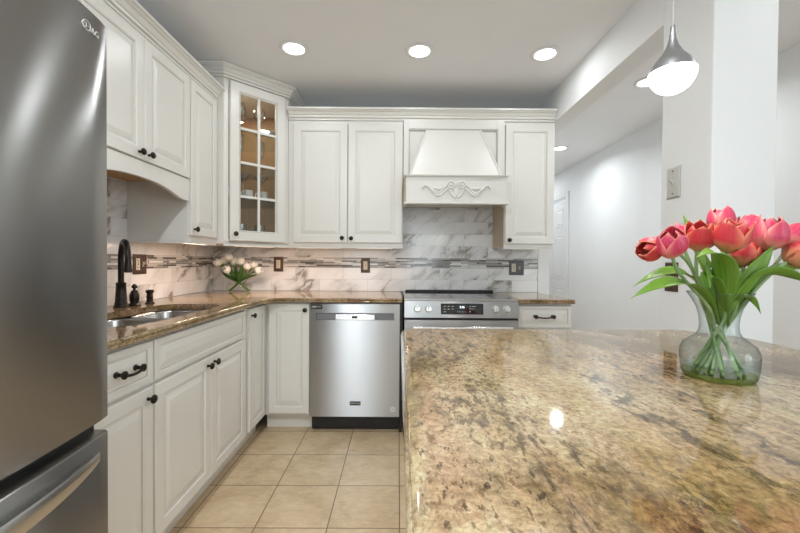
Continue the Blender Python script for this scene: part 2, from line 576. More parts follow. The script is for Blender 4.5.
def petalmat(name, base, body, edge, streak):
    mt, nt, p = newmat(name)
    uv = nt.nodes.new('ShaderNodeUVMap'); uv.uv_map = 'uv'
    s = nt.nodes.new('ShaderNodeSeparateXYZ'); nt.links.new(uv.outputs[0], s.inputs[0])
    au = mth(nt, 'ABSOLUTE', mth(nt, 'MULTIPLY', mth(nt, 'SUBTRACT', s.outputs[0], .5), 2.0))
    al = ramp(nt, [(0, base), (.16, base), (.42, body), (.86, body), (1, edge)], s.outputs[1]).outputs[0]
    em = ramp(nt, [(.55, (0, 0, 0)), (1, (1, 1, 1))], au).outputs[0]
    mp = nt.nodes.new('ShaderNodeMapping'); mp.inputs['Scale'].default_value = (26, 1.6, 1); nt.links.new(uv.outputs[0], mp.inputs[0])
    st = noise(nt, mp.outputs[0], 1.0, 5, .6, .2)
    c = mixc(nt, em, al, edge)
    c = mixc(nt, ramp(nt, [(.4, (0, 0, 0)), (.7, (.6, .6, .6))], st).outputs[0], c, streak)
    nt.links.new(c, p.inputs['Base Color'])
    p.inputs['Roughness'].default_value = .42
    p.inputs['Subsurface Weight'].default_value = .15
    p.inputs['Subsurface Radius'].default_value = (.01, .004, .003)
    return mt


M['petal'] = petalmat('coral_petal', (.78, .42, .22), (.56, .028, .045), (.80, .26, .14), (.70, .09, .09))
M['petal2'] = petalmat('pink_petal', (.78, .36, .24), (.56, .022, .085), (.82, .27, .22), (.74, .15, .22))
M['wpetal'] = petalmat('white_petal', (.70, .76, .50), (.92, .92, .89), (.93, .93, .91), (.88, .88, .83))


def greenmat(name, a, b):
    mt, nt, p = newmat(name)
    uv = nt.nodes.new('ShaderNodeUVMap'); uv.uv_map = 'uv'
    mp = nt.nodes.new('ShaderNodeMapping'); mp.inputs['Scale'].default_value = (22, 1.2, 1); nt.links.new(uv.outputs[0], mp.inputs[0])
    st = noise(nt, mp.outputs[0], 1, 4, .6, .15)
    nt.links.new(ramp(nt, [(.3, a), (.7, b)], st).outputs[0], p.inputs['Base Color'])
    p.inputs['Roughness'].default_value = .35
    p.inputs['Subsurface Weight'].default_value = .08
    p.inputs['Subsurface Radius'].default_value = (.004, .008, .002)
    return mt


M['leaf'] = greenmat('tulip_leaf', (.075, .20, .018), (.24, .42, .05))
M['stem'] = simple('tulip_stem', (.27, .40, .17), .4, var=.15, vs=40)
M['leafd'] = greenmat('dark_leaf', (.025, .09, .012), (.07, .18, .03))
M['stemd'] = simple('dark_stem', (.08, .17, .03), .4, var=.15, vs=40)

# ------------------------------------------------------------------ room shell
XL, YB, CZ = -1.55, 3.19, 2.44
XP = 1.152            # kitchen side of the pier and beam
XR = 2.306            # far side wall of the hall
YR = -2.6             # rear wall with the glass door
struct('floor', MB().box(XL - .12, XR + .12, YR - .12, 6.6, -.1, 0), M['floor'])
struct('ceiling', MB().box(XL - .12, XR + .12, YR - .12, 6.6, CZ, CZ + .1), M['ceil'])
struct('wall_left', MB().box(XL - .12, XL, YR, YB + .12, 0, CZ), M['wall'])
struct('wall_back', MB().box(XL, 1.262, YB, YB + .12, 0, CZ), M['wall'])
struct('wall_right', MB().box(XR, XR + .12, YR, -1.7, 0, CZ).box(XR, XR + .12, -.1, 5.24, 0, CZ).box(XR, XR + .12, -1.7, -.1, 0, .85).box(XR, XR + .12, -1.7, -.1, 2.05, CZ).box(XR, XR + .12, 6.02, 6.5, 0, CZ).box(XR, XR + .12, 5.24, 6.02, 2.065, CZ), M['wall'])
struct('wall_hall_end', MB().box(1.14, XR, 6.5, 6.6, 0, CZ), M['wall'])
struct('wall_hall_left', MB().box(1.142, 1.262, YB + .12, 6.5, 0, CZ), M['wall'])
struct('wall_pier', MB().box(XP, 1.392, 1.41, 1.68, 0, CZ), M['wall'], bevel=.004)
struct('trim_1', MB().box(XP, 1.270, 1.68, YB - .001, 2.205, CZ), M['wall'])      # beam over the opening
# rear wall with the openings
mb = MB()
xs = [XL, -1.35, -.35, .10, 1.5, XR]
mb.box(xs[0], xs[1], YR - .12, YR, 0, CZ); mb.box(xs[1], xs[2], YR - .12, YR, 2.05, CZ)
mb.box(xs[2], xs[3], YR - .12, YR, 0, CZ); mb.box(xs[3], xs[4], YR - .12, YR, 0, .85); mb.box(xs[3], xs[4], YR - .12, YR, 2.05, CZ)
mb.box(xs[4], xs[5], YR - .12, YR, 0, CZ)
struct('wall_rear', mb, M['wall'])


def framed(name, x0, x1, z0, z1, cols, pane=True):
    f = MB(); y0, y1 = YR - .09, YR - .03; t = .045
    f.box(x0, x0 + t, y0, y1, z0, z1).box(x1 - t, x1, y0, y1, z0, z1).box(x0 + t, x1 - t, y0, y1, z1 - t, z1).box(x0 + t, x1 - t, y0, y1, z0, z0 + t)
    for k in range(1, cols):
        x = x0 + (x1 - x0) * k / cols
        f.box(x - .018, x + .018, y0, y1, z0 + t, z1 - t)
    o = struct(name, f, M['trim'])
    g = build('pane', MB().box(x0 + t, x1 - t, YR - .062, YR - .058, z0 + t, z1 - t), M['pane'], o)
    return o


framed('door_1', -1.349, -.351, .001, 2.049, 1)
framed('window_1', .101, 1.499, .851, 2.049, 2)

wf = MB()
wf.box(XR + .03, XR + .09, -1.699, -1.655, .851, 2.049).box(XR + .03, XR + .09, -.145, -.101, .851, 2.049).box(XR + .03, XR + .09, -1.655, -.145, .851, .895).box(XR + .03, XR + .09, -1.655, -.145, 2.005, 2.049).box(XR + .03, XR + .09, -.918, -.882, .895, 2.005)
o = struct('fill_window', wf, M['trim'])  # unseen side window, put in so light reaches the left run
build('pane', MB().box(XR + .058, XR + .062, -1.654, -.146, .896, 2.004), M['pane'], o)

# hall door in the side wall (six panel door, casing, hinges)
d = thing('door_2', None, None, (XR, 5.25, 0), 0); d['kind'] = 'structure'
mb = MB()
# door leaf on local axes x -> -Y ... built directly: slab with panels facing -X
leaf = MB()
W_, H_ = .745, 2.03
leaf.box(0, W_, -.02, .015, .008, H_)
for (a, b, c0, c1) in [(.10, .335, .22, .80), (.41, .645, .22, .80), (.10, .335, .93, 1.55), (.41, .645, .93, 1.55), (.10, .335, 1.67, 1.92), (.41, .645, 1.67, 1.92)]:
    leaf.panel(b - a, c1 - c0, .006, .012, a, c0, -.0201, glaze=0)
o = build('leaf', leaf, M['trim'], d); o.rotation_euler = (0, 0, -PI / 2); o.location = (.03, .765, 0)
cs = MB()
cs.box(-.018, -.001, -.075, -.008, 0, 2.135).box(-.018, -.001, .770, .840, 0, 2.135).box(-.018, -.001, -.008, .770, 2.065, 2.135)
build('casing', cs, M['trim'], d, bevel=.004)
for z in (.25, 1.06, 1.83):
    build('hinge', MB().box(-.006, .008, -.006, .004, z - .045, z + .045), M['hinge'], d)

# baseboards of the hall
struct('baseboard_right', MB().box(XR - .014, XR - .001, YR + .001, 5.16, 0, .11), M['trim'], bevel=.003)
struct('trim_2', MB().box(1.162, 1.250, YB - .013, YB - .001, .0, 2.20), M['trim'])   # board on the wall end beside the tiles

# ------------------------------------------------------------------ backsplashes
ZC = .914
ZT = ZC + .001
M['mb_lo'] = marble('marble_back_lower', 0, ZT, .345, .0965, 2.0)
M['mb_up'] = marble('marble_back_upper', 0, 1.192, .145, .1, 5.0)
M['ml_lo'] = marble('marble_left_lower', 1, ZT, .2, .0965, 9.0)
M['ml_up'] = marble('marble_left_upper', 1, 1.192, .05, .1, 14.0)
M['mos_b'] = mosaic('mosaic_back', 0, 1.109, .02)
M['mos_l'] = mosaic('mosaic_left', 1, 1.109, .05)
t = thing('tile_backsplash', 'marble tile backsplash with a mosaic band behind the stove and back counter', 'backsplash', (-.2, 3.178, ZT))


def part(name, mb, mats, root, **kw):
    """mesh in world coordinates, parented to root (root unrotated or rotated)"""
    o = build(name, mb, mats, root, **kw)
    o.matrix_parent_inverse = Matrix.LocRotScale(root.location, root.rotation_euler, None).inverted()
    return o


part('lower_tiles', MB().box(-1.536, 1.158, 3.178, 3.1885, ZT, 1.1085), M['mb_lo'], t)
part('mosaic_band', MB().box(-1.536, 1.158, 3.1765, 3.1885, 1.1085, 1.1915), M['mos_b'], t)
part('upper_tiles', MB().box(-1.536, .0305, 3.178, 3.1885, 1.1915, 1.2735).box(.0305, .7815, 3.178, 3.1885, 1.1915, 1.61).box(.7815, 1.158, 3.178, 3.1885, 1.1915, 1.2735), M['mb_up'], t)
t = thing('tile_backsplash', 'marble tile backsplash with a mosaic band behind the sink and faucet', 'backsplash', (-1.54, 2.0, ZT))
part('lower_tiles', MB().box(-1.5485, -1.538, 1.08, 3.177, ZT, 1.1085), M['ml_lo'], t)
part('mosaic_band', MB().box(-1.5485, -1.5365, 1.08, 3.176, 1.1085, 1.1915), M['mos_l'], t)
part('upper_tiles', MB().box(-1.5485, -1.538, 1.08, 2.178, 1.1915, 1.6235).box(-1.5485, -1.538, 2.178, 3.177, 1.1915, 1.2735), M['ml_up'], t)

# ------------------------------------------------------------------ cabinet parts
def knob_mb(x, y, z):
    return MB().lathe([(.0065, 0), (.0060, .004), (.0055, .012), (.0065, .016), (.0145, .0185), (.0160, .022), (.0150, .026), (.0105, .0295), (0, .0305)], (x, y, z), '-y', 18)


def knob(parent, x, y, z):
    return build('knob', knob_mb(x, y, z), M['bronze'], parent, smooth=True)


def pull(parent, x0, x1, y, z):
    mb = MB()
    for x in (x0 + .008, x1 - .008):
        mb.lathe([(.010, 0), (.011, .003), (.007, .006), (.006, .02), (.009, .024), (.0135, .027), (.0135, .032), (.009, .035), (0, .0355)], (x, y, z), '-y', 16)
    n = 10; pts = []
    for i in range(n + 1):
        t_ = i / n
        pts.append((x0 + (x1 - x0) * t_, y - .028 - .004 * math.sin(PI * t_), z - .008 * math.sin(PI * t_)))
    mb.tube(pts, .0052, 10)
    return build('pull', mb, M['bronze'], parent, smooth=True)


PT = [M['paint'], M['glaze']]
T = .020    # door thickness


def door(root, x0, x1, z0, z1, fr=.056, kn=None, name='door'):
    """root-local coordinates: x along the front, y = 0 at the face frame, front towards -y"""
    o = build(name, MB().panel(x1 - x0, z1 - z0, T, fr, x0, z0, -.001), PT, root)
    if kn: knob(o, kn[0], -T - .001, kn[1])
    return o


def base_cabinet(label, loc, rz, w, depth=.60, group='base cabinets'):
    t = thing('base_cabinet', label, 'cabinet', loc, rz, group)
    return t


def body(root, x0, x1, z0, z1, depth, name='body', mats=None, toe=False):
    mb = MB().box(x0, x1, 0, depth, z0, z1)
    o = build(name, mb, mats or M['paint'], root, bevel=.0015)
    if toe: build('toe_kick', MB().box(x0, x1, .055, depth - .02, .0, z0), M['paint'], root)
    return o


DZ0, DZ1, FZ0, FZ1 = .118, .702, .716, .868
KN = .665
XF = -.916   # face frame plane, left run
YF = 2.612   # face frame plane, back run
# left run: local x -> +Y, local -y -> +X
r90 = PI / 2
t = base_cabinet('white base cabinet with one drawer beside the refrigerator', (XF, 1.080, 0), r90, .33)
body(t, 0, .327, .105, .882, .615, toe=True)
o = build('drawer', MB().panel(.315, FZ1 - FZ0, T, .028, .006, FZ0, -.001), PT, t)
pull(o, .124, .230, -T - .001, .795)
door(t, .006, .321, DZ0, DZ1, kn=(.288, .663))
t = base_cabinet('wide white sink base cabinet with false front and two doors', (XF, 1.408, 0), r90, .84)
body(t, 0, .839, .105, .70, .615, toe=True)
build('face_rail', MB().box(0, .839, 0, .018, .70, .882), M['paint'], t)
build('false_front', MB().panel(.829, FZ1 - FZ0, T, .028, .005, FZ0, -.001), PT, t)
door(t, .005, .421, DZ0, DZ1, kn=(.388, .665))
door(t, .424, .836, DZ0, DZ1, kn=(.452, .670))
t = base_cabinet('narrow white base cabinet with a full height door right of the sink base', (XF, 2.248, 0), r90, .36)
body(t, 0, .3635, .105, .882, .615, toe=True)
door(t, .062, .338, .118, .868, .05, kn=(.040 + .048, .826))
# back run
t = base_cabinet('white base cabinet with one full height door left of the dishwasher', (-.912, YF, 0), 0, .3)
body(t, .0, .312, .105, .882, .565, toe=True)
door(t, .034, .310, .122, .874, .052, kn=(.284, .831))
t = base_cabinet('white drawer base cabinet at the right end of the back counter', (.806, YF, 0), 0, .38)
body(t, 0, .382, .105, .882, .56, toe=True)
o = build('drawer', MB().panel(.366, .150, T, .024, .008, .718, -.001), PT, t)
pull(o, .115, .250, -T - .001, .796)
door(t, .008, .374, DZ0, .704, kn=(.04, .66))

# ------------------------------------------------------------------ upper cabinets
UZ0, UZ1 = 1.274, 2.20
XU = -1.198; YU = 2.842
t = thing('wall_cabinet', 'white two door wall cabinet over the sink with an arched valance', 'cabinet', (XU, 1.365, 1.61), r90)
L0 = 1.61
build('body', MB().box(0, .808, 0, .349, 0, UZ1 - L0), M['paint'], t, bevel=.001)
build('underside', MB().box(.004, .804, .02, .338, -.006, -.0005), M['wood'], t)
door(t, .006, .415, .012, 2.19 - L0, kn=(.376, 1.652 - L0))
door(t, .418, .806, .012, 2.19 - L0, kn=(.442, 1.653 - L0))
# valance: board under the doors with an arched cut-out
zb = 1.497 - L0; zt = .008; zp = 1.545 - L0
arch = []
n = 24
for i in range(n + 1):
    u = i / n; x = u * .808
    e = abs(x - .404) / .404
    if e > .80: z = zb
    else:
        q = e / .80
        z = zb + (zp - zb) * (1 - q ** 2.4) if q < 1 else zb
    arch.append((x, z))
mb = MB(); vs = []
for (x, z) in arch: vs += [(x, -.012, z), (x, -.012, zt), (x, .008, z), (x, .008, zt)]
fs = []
for i in range(n):
    a = i * 4; b = a + 4
    fs += [(a, b, b + 1, a + 1), (a + 2, a + 3, b + 3, b + 2), (a, a + 2, b + 2, b), (a + 1, b + 1, b + 3, a + 3)]
fs += [(0, 1, 3, 2), (n * 4, n * 4 + 2, n * 4 + 3, n * 4 + 1)]
mb.add(vs, fs)
build('valance', mb, M['paint'], t)

t = thing('wall_cabinet', 'tall narrow white one door wall cabinet left of the glass door cabinet', 'cabinet', (XU, 2.175, UZ0), r90)
build('body', MB().box(0, .342, 0, .349, 0, UZ1 - UZ0), M['paint'], t, bevel=.001)
build('light_rail', MB().box(0, .342, 0, .018, -.015, -.0005).box(0, .016, .018, .349, -.015, -.0005), M['paint'], t)
door(t, .008, .312, .030, 2.19 - UZ0, .05, kn=(.034, 1.34 - UZ0))

t = thing('wall_cabinet', 'wide white two door wall cabinet between glass cabinet and range hood', 'cabinet', (-.818, YU, UZ0), 0)
build('body', MB().box(0, .848, 0, .334, 0, UZ1 - UZ0), M['paint'], t, bevel=.001)
build('light_rail', MB().box(0, .848, 0, .018, -.015, -.0005), M['paint'], t)
door(t, .040, .438, .024, 2.172 - UZ0, kn=(.403, 1.332 - UZ0))
door(t, .444, .842, .024, 2.172 - UZ0, kn=(.470, 1.330 - UZ0))
t = thing('wall_cabinet', 'white one door wall cabinet to the right of the range hood', 'cabinet', (.782, YU, UZ0), 0)
b_ = build('body', MB().box(0, .366, 0, .334, 0, UZ1 - UZ0), M['paint'], t, bevel=.001)
build('side_panel', MB().box(-.0012, -.0002, .012, .330, .004, .335), M['tanside'], t)
build('light_rail', MB().box(0, .366, 0, .018, -.015, -.0005), M['paint'], t)
door(t, .004, .364, .024, 2.176 - UZ0, kn=(.032, 1.325 - UZ0))

# corner cabinet with glass door
P1 = Vector((-1.150, 2.5195)); P2 = Vector((-.8215, 2.848))
CZ0, CZ1 = 1.274, 2.36
root = thing('corner_wall_cabinet', 'tall white diagonal corner cabinet with a glass door and glassware inside', 'cabinet', (P1.x, P1.y, CZ0), 0)
XI, YI = XL + .002, YB - .0015


def poly(pts, z0, z1, mi=0, mb=None):
    mb = mb or MB(); k = len(pts)
    vs = [(p[0], p[1], z0) for p in pts] + [(p[0], p[1], z1) for p in pts]
    fs = [tuple(range(k - 1, -1, -1)), tuple(range(k, 2 * k))] + [(i, (i + 1) % k, (i + 1) % k + k, i + k) for i in range(k)]
    return mb.add(vs, fs, mi)


foot = [(XI, P1.y), (P1.x, P1.y), (P2.x, P2.y), (P2.x, YI), (XI, YI)]
part('bottom_panel', poly(foot, CZ0, CZ0 + .018), M['paint'], root)
part('top_panel', poly(foot, CZ1 - .018, CZ1), M['paint'], root)
part('side_panel', MB().box(XI, P1.x, P1.y, P1.y + .018, CZ0 + .018, CZ1 - .018), M['paint'], root)
part('side_panel', MB().box(P2.x - .018, P2.x, P2.y, YI, CZ0 + .018, CZ1 - .018), M['paint'], root)
part('back_panel', MB().box(XI, XI + .006, P1.y + .018, YI, CZ0 + .018, CZ1 - .018).box(XI + .006, P2.x - .018, YI - .006, YI, CZ0 + .018, CZ1 - .018), M['woodin'], root)
part('lining', MB().box(XI + .006, P1.x - .02, P1.y + .0185, P1.y + .021, CZ0 + .019, CZ1 - .019).box(P2.x - .021, P2.x - .0185, P2.y + .02, YI - .007, CZ0 + .019, CZ1 - .019), M['woodin'], root)
pk = thing('cabinet_puck_light', 'small round light inside the top of the glass door cabinet', 'light fixture', (-1.22, 2.85, CZ1 - .0185))
build('housing', MB().lathe([(.030, -.0005), (.030, -.010), (.024, -.012), (0, -.012)], (0, 0, 0), 'z', 20), M['white'], pk)
l = bpy.data.lights.new('puck_light', 'AREA'); l.shape = 'DISK'; l.size = .045; l.energy = 1.5; l.color = (1, .84, .62)
lo = bpy.data.objects.new('puck_light', l); COL.objects.link(lo); lo.parent = pk; lo.location = (0, 0, -.014)
shz = [1.596, 1.832, 2.066]
inner = [(XI + .008, P1.y + .022), (P1.x - .012, P1.y + .022), (P2.x - .022, P2.y + .012), (P2.x - .022, YI - .008), (XI + .008, YI - .008)]
for z in shz:
    part('shelf', poly(inner, z - .004, z + .004), M['shelfglass'], root)
fr_ = bpy.data.objects.new('face_frame', None)
DW_ = (P2 - P1).length
# face frame + door in a 45 degree frame: helper empty is avoided by baking the rotation
R45 = Matrix.Translation(Vector((P1.x, P1.y, CZ0))) @ Matrix.Rotation(PI / 4, 4, 'Z')
bpy.data.objects.remove(fr_)


def rpart(name, mb, mats, parent, **kw):
    mb.v = [tuple(R45 @ Vector(p)) for p in mb.v]
    return part(name, mb, mats, parent, **kw)


H0 = CZ1 - CZ0
fm = MB().box(.0, .030, 0, .02, 0, H0).box(DW_ - .030, DW_, 0, .02, 0, H0).box(.030, DW_ - .030, 0, .02, 0, .03).box(.030, DW_ - .030, 0, .02, H0 - .03, H0)
fm.box(0, DW_, 0, .018, -.015, -.0005)
rpart('face_frame', fm, M['paint'], root, bevel=.001)
# door frame: stepped rings around the opening
x0, x1, z0, z1 = .035, DW_ - .035, 1.294 - CZ0, 2.352 - CZ0
sw = .072
mb = MB()
rings = [(0, -.001), (0, -.017), (.004, -.021), (sw - .014, -.021), (sw - .012, -.017), (sw - .004, -.015), (sw, -.010), (sw, -.001)]
for ins, y in rings:
    mb.v += [(x0 + ins, y, z0 + ins), (x1 - ins, y, z0 + ins), (x1 - ins, y, z1 - ins), (x0 + ins, y, z1 - ins)]
for r in range(len(rings)):
    q = (r + 1) % len(rings)
    for k in range(4):
        l = (k + 1) % 4
        mb.f.append((r * 4 + k, r * 4 + l, q * 4 + l, q * 4 + k)); mb.mi.append(1 if r == 4 else 0)
cd = rpart('door', mb, PT, root)


def dchild(name, mb, mats, **kw):
    mb.v = [tuple(R45 @ Vector(p)) for p in mb.v]
    o = build(name, mb, mats, cd, **kw)
    o.matrix_parent_inverse = (Matrix.LocRotScale(root.location, None, None) @ Matrix.LocRotScale(root.location, None, None).inverted()).inverted()
    return o


gx0, gx1, gz0, gz1 = x0 + sw, x1 - sw, z0 + sw, z1 - sw
dchild('glass_panel', MB().box(gx0 - .001, gx1 + .001, -.0055, -.003, gz0 - .001, gz1 + .001), M['pane'])
mu = MB(); xm = (gx0 + gx1) / 2
mu.box(xm - .008, xm + .008, -.017, -.0056, gz0, gz1)
for k in range(1, 4):
    z = gz0 + (gz1 - gz0) * k / 4
    mu.box(gx0, gx1, -.016, -.0056, z - .008, z + .008)
dchild('muntins', mu, M['paint'])
dchild('knob', knob_mb(x0 + .030, -.021, 1.340 - CZ0), M['bronze'], smooth=True)

# crown mouldings
def crown_prof(zb_, h, pr):
    q = [(0.0, 0), (.014, .0), (.014, .012), (.008, .0145), (.008, .018), (.022, .021), (.024, .031), (.018, .0335), (.018, .037), (.026, .042), (.038, .060), (.052, .066), (.052, .070), (pr, .074), (pr, .088), (0, .088)]
    return [(o, zb_ + z * h / .088) for o, z in q]


CP = crown_prof(2.2005, .076, .066)
t = thing('crown_moulding', 'crown moulding along the top of the left wall cabinets', 'moulding', (XU, 1.36, 2.19))
part('moulding', MB().sweep(CP, [(XU - .002, 1.372), (XU - .002, 2.512)], 1), M['paint'], t)
part('top_cover', MB().box(-1.545, XU - .003, 1.372, 2.512, 2.2005, 2.206), M['paint'], t)
t = thing('crown_moulding', 'long crown moulding above the hood and the back wall cabinets', 'moulding', (.1, YU, 2.19))
part('moulding', MB().sweep(CP, [(-.814, YU + .002), (1.1485, YU + .002)], 1), M['paint'], t)
part('top_cover', MB().box(-.814, 1.1485, YU + .003, YB - .002, 2.2005, 2.206), M['paint'], t)
cpf = [(o, z) for o, z in crown_prof(2.3605, .076, .060)]
part('crown', MB().sweep(cpf, [(XI, P1.y), (P1.x, P1.y), (P2.x, P2.y), (P2.x, YI)], 1), M['paint'], root)

# ------------------------------------------------------------------ range hood
t = thing('range_hood', 'white wooden range hood with a tapered front and carved scroll ornament', 'range hood', (.406, YU, 1.575))
hb = MB()
hb.box(.0325, .7795, YU + .004, YU + .016, 1.77, 2.20)                    # back board
part('back_board', hb, M['paint'], t)
fr = MB()
fr.box(.0325, .070, YU - .016, YU + .0035, 1.77, 2.20).box(.728, .7795, YU - .016, YU + .0035, 1.77, 2.20).box(.070, .728, YU - .016, YU + .0035, 2.140, 2.20)
part('frame', fr, M['paint'], t, bevel=.003)
bead = MB().box(.070, .728, YU - .012, YU + .0035, 2.132, 2.1395).box(.720, .7275, YU - .012, YU + .0035, 1.77, 2.132).box(.0705, .078, YU - .012, YU + .0035, 1.77, 2.132)
part('bead', bead, M['glaze'], t, bevel=.002)
yb0 = 2.715
fv = [(.203, YU - .012, 2.1315), (.597, YU - .012, 2.1315), (.597, YU + .003, 2.1315), (.203, YU + .003, 2.1315),
      (.075, yb0, 1.772), (.725, yb0, 1.772), (.725, YU + .003, 1.772), (.075, YU + .003, 1.772)]
part('tapered_front', MB().hexa(fv), M['paint'], t)
for (xa, xb) in ((.203, .075), (.597, .725)):
    part('edge_strip', MB().tube([(xa, YU - .014, 2.130), (xb, yb0 - .002, 1.774)], .0075, 8), M['paint'], t, smooth=True)
part('side_filler', MB().box(.034, .0495, YU - .10, YU - .001, 1.585, 1.760), M['tanside'], t)
yf = 2.695
bx = MB().box(.050, .757, yf, yf + .018, 1.585, 1.760).box(.050, .068, yf + .018, YU - .001, 1.585, 1.760).box(.739, .757, yf + .018, YU - .001, 1.585, 1.760)
part('apron', bx, M['paint'], t, bevel=.001)
part('upper_moulding', MB().sweep([(0, 1.7605), (.010, 1.7605), (.016, 1.765), (.018, 1.772), (0, 1.772)], [(.050, YU - .022), (.050, yf), (.757, yf), (.757, YU - .022)], 1).box(.050, .757, yf, YU - .022, 1.7605, 1.7715), M['paint'], t)
part('lower_moulding', MB().sweep([(0, 1.566), (.012, 1.566), (.018, 1.572), (.016, 1.580), (0, 1.5845)], [(.050, YU - .022), (.050, yf), (.757, yf), (.757, YU - .022)], 1), M['paint'], t)
part('liner', MB().box(.034, .779, YU + .0, YB - .002, 1.650, 1.665), M['paint'], t)
part('cleat', MB().box(.034, .779, 3.160, YB - .002, 1.612, 1.649), M['paint'], t)
# carved scroll
oc = MB(); cx_, zc_ = .405, 1.668; yo = yf - .006


def scroll(s):
    P = lambda x, z: (cx_ + s * x, yo, zc_ + z)
    main = chaikin([P(.245, .012), P(.228, .030), P(.208, .030), (P(.195, .018)), P(.170, -.006), P(.145, -.026), P(.118, -.022), P(.098, .002), P(.078, .026), P(.060, .034)], 2, False)
    k = len(main)
    oc.tube(main, [.0045 + .0060 * math.sin(PI * i / (k - 1)) for i in range(k)], 8)
    low = chaikin([P(.190, .006), P(.165, -.022), P(.138, -.042), P(.110, -.036), P(.090, -.014), P(.066, .008), P(.050, .016)], 2, False)
    k = len(low); oc.tube(low, [.004 + .0060 * math.sin(PI * i / (k - 1)) for i in range(k)], 8)
    leaf_ = chaikin([P(.168, .006), P(.150, .012), P(.130, .004), P(.112, .008), P(.100, .016)], 2, False)
    k = len(leaf_); oc.tube(leaf_, [.004 + .005 * math.sin(PI * i / (k - 1)) for i in range(k)], 8)
    ring = [P(.038 + .023 * math.cos(a), .036 + .023 * math.sin(a)) for a in [2 * PI * i / 18 for i in range(19)]]
    oc.tube(ring, .0068, 8, cap=False)
    oc.sphere(P(.038, .038), .014, 12, sc=(1, .35, 1))
    heart = chaikin([P(.060, .010), P(.046, -.006), P(.036, -.030), P(.018, -.048), P(0, -.056)], 2, False)
    k = len(heart); oc.tube(heart, [.0085] * k, 8)
    inn = chaikin([P(.020, .008), P(.008, -.006), P(.014, -.022), P(.020, -.034)], 2, False)
    oc.tube(inn, .005, 8)
    oc.sphere(P(.236, .016), .009, 10, sc=(1, .5, 1))


scroll(1); scroll(-1)
oc.sphere((cx_, yo, zc_ - .012), .012, 12, sc=(1, .5, 1.6)); oc.sphere((cx_, yo, zc_ - .034), .018, 12, sc=(1, .35, .8))
part('carved_ornament', oc, M['paint'], t, smooth=True)

# ------------------------------------------------------------------ worktops
EDGE = [(.012, 0), (.005, -.0015), (.001, -.005), (0, -.010), (.0015, -.0135), (.0045, -.0155), (.0045, -.018), (.001, -.0205), (0, -.026), (.003, -.031), (.008, -.033)]


def offs(loop, d):
    n = len(loop); out = []
    for i in range(n):
        a = Vector(loop[i - 1]); b = Vector(loop[i]); c = Vector(loop[(i + 1) % n])
        d1 = (b - a).normalized(); d2 = (c - b).normalized()
        n1 = Vector((-d1.y, d1.x)); n2 = Vector((-d2.y, d2.x))
        s = n1 + n2; s = s / max(.3, s.dot(n1))
        out.append(tuple(b + s * d))
    return out


def slab(name, outer, hole, ztop, mat, parent=None, prof=EDGE, thick=.033):
    """outer CCW; hole CW; profile runs around the outer edge"""
    bm = bmesh.new()
    k = thick / .033
    loops = [[bm.verts.new((x, y, ztop + dz * k)) for x, y in offs(outer, ins)] for ins, dz in prof]
    n = len(outer)
    for a, b in zip(loops, loops[1:]):
        for i in range(n):
            j = (i + 1) % n
            f = bm.faces.new((a[i], b[i], b[j], a[j])); f.smooth = True
    ht = hb_ = None
    if hole:
        ht = [bm.verts.new((x, y, ztop)) for x, y in hole]
        h2 = [bm.verts.new((x, y, ztop - .004)) for x, y in offs(hole, -.003)] if False else None
        hb_ = [bm.verts.new((x, y, ztop - thick)) for x, y in hole]
        for i in range(len(hole)):
            j = (i + 1) % len(hole)
            bm.faces.new((ht[i], hb_[i], hb_[j], ht[j]))
    for lp, hl in ((loops[0], ht), (loops[-1], hb_)):
        es = []
        for i in range(n):
            e = bm.edges.get((lp[i], lp[(i + 1) % n])); es.append(e)
        if hl:
            for i in range(len(hl)):
                es.append(bm.edges.get((hl[i], hl[(i + 1) % len(hl)])))
        bmesh.ops.triangle_fill(bm, edges=es, use_beauty=True)
    bmesh.ops.recalc_face_normals(bm, faces=bm.faces)
    for f in bm.faces:
        if abs(f.normal.z) > .999: f.smooth = False
    for e in bm.edges:
        if len(e.link_faces) == 2 and e.calc_face_angle(0) > math.radians(40): e.smooth = False
    me = bpy.data.meshes.new(name); bm.to_mesh(me); bm.free()
    return link(name, me, mat, parent)


hole = [(-.985, 1.47), (-.965, 1.56), (-.965, 2.04), (-.985, 2.12), (-1.06, 2.160), (-1.23, 2.170), (-1.305, 2.13), (-1.325, 2.02), (-1.325, 1.88), (-1.355, 1.80), (-1.365, 1.68), (-1.365, 1.50), (-1.33, 1.43), (-1.24, 1.41), (-1.08, 1.41), (-1.01, 1.43)]
hole = chaikin(hole, 2)
hole_cw = list(reversed(hole)) if sum(a[0] * b[1] - b[0] * a[1] for a, b in zip(hole, hole[1:] + hole[:1])) > 0 else hole
outer = [(-1.5485, 1.080), (-.866, 1.080), (-.866, 2.40), (-.855, 2.46), (-.825, 2.515), (-.775, 2.545), (-.72, 2.552), (.020, 2.552), (.032, 2.562), (.032, 3.1885), (-1.5485, 3.1885)]
wt = slab('worktop', outer, hole_cw, ZC, M['granite2'], thick=.030)
tag(wt, 'brown speckled granite worktop wrapping the corner around the sink', 'countertop')
wt = slab('worktop', [(.808, 2.562), (.818, 2.552), (1.178, 2.552), (1.194, 2.566), (1.194, 2.62), (1.160, 3.1765), (.808, 3.1765)], None, ZC, M['granite2'], thick=.030)
tag(wt, 'short granite worktop piece right of the stove', 'countertop')

# ------------------------------------------------------------------ sink
t = thing('kitchen_sink', 'undermount stainless double bowl sink below the bronze faucet', 'sink', (-1.16, 1.79, .70))


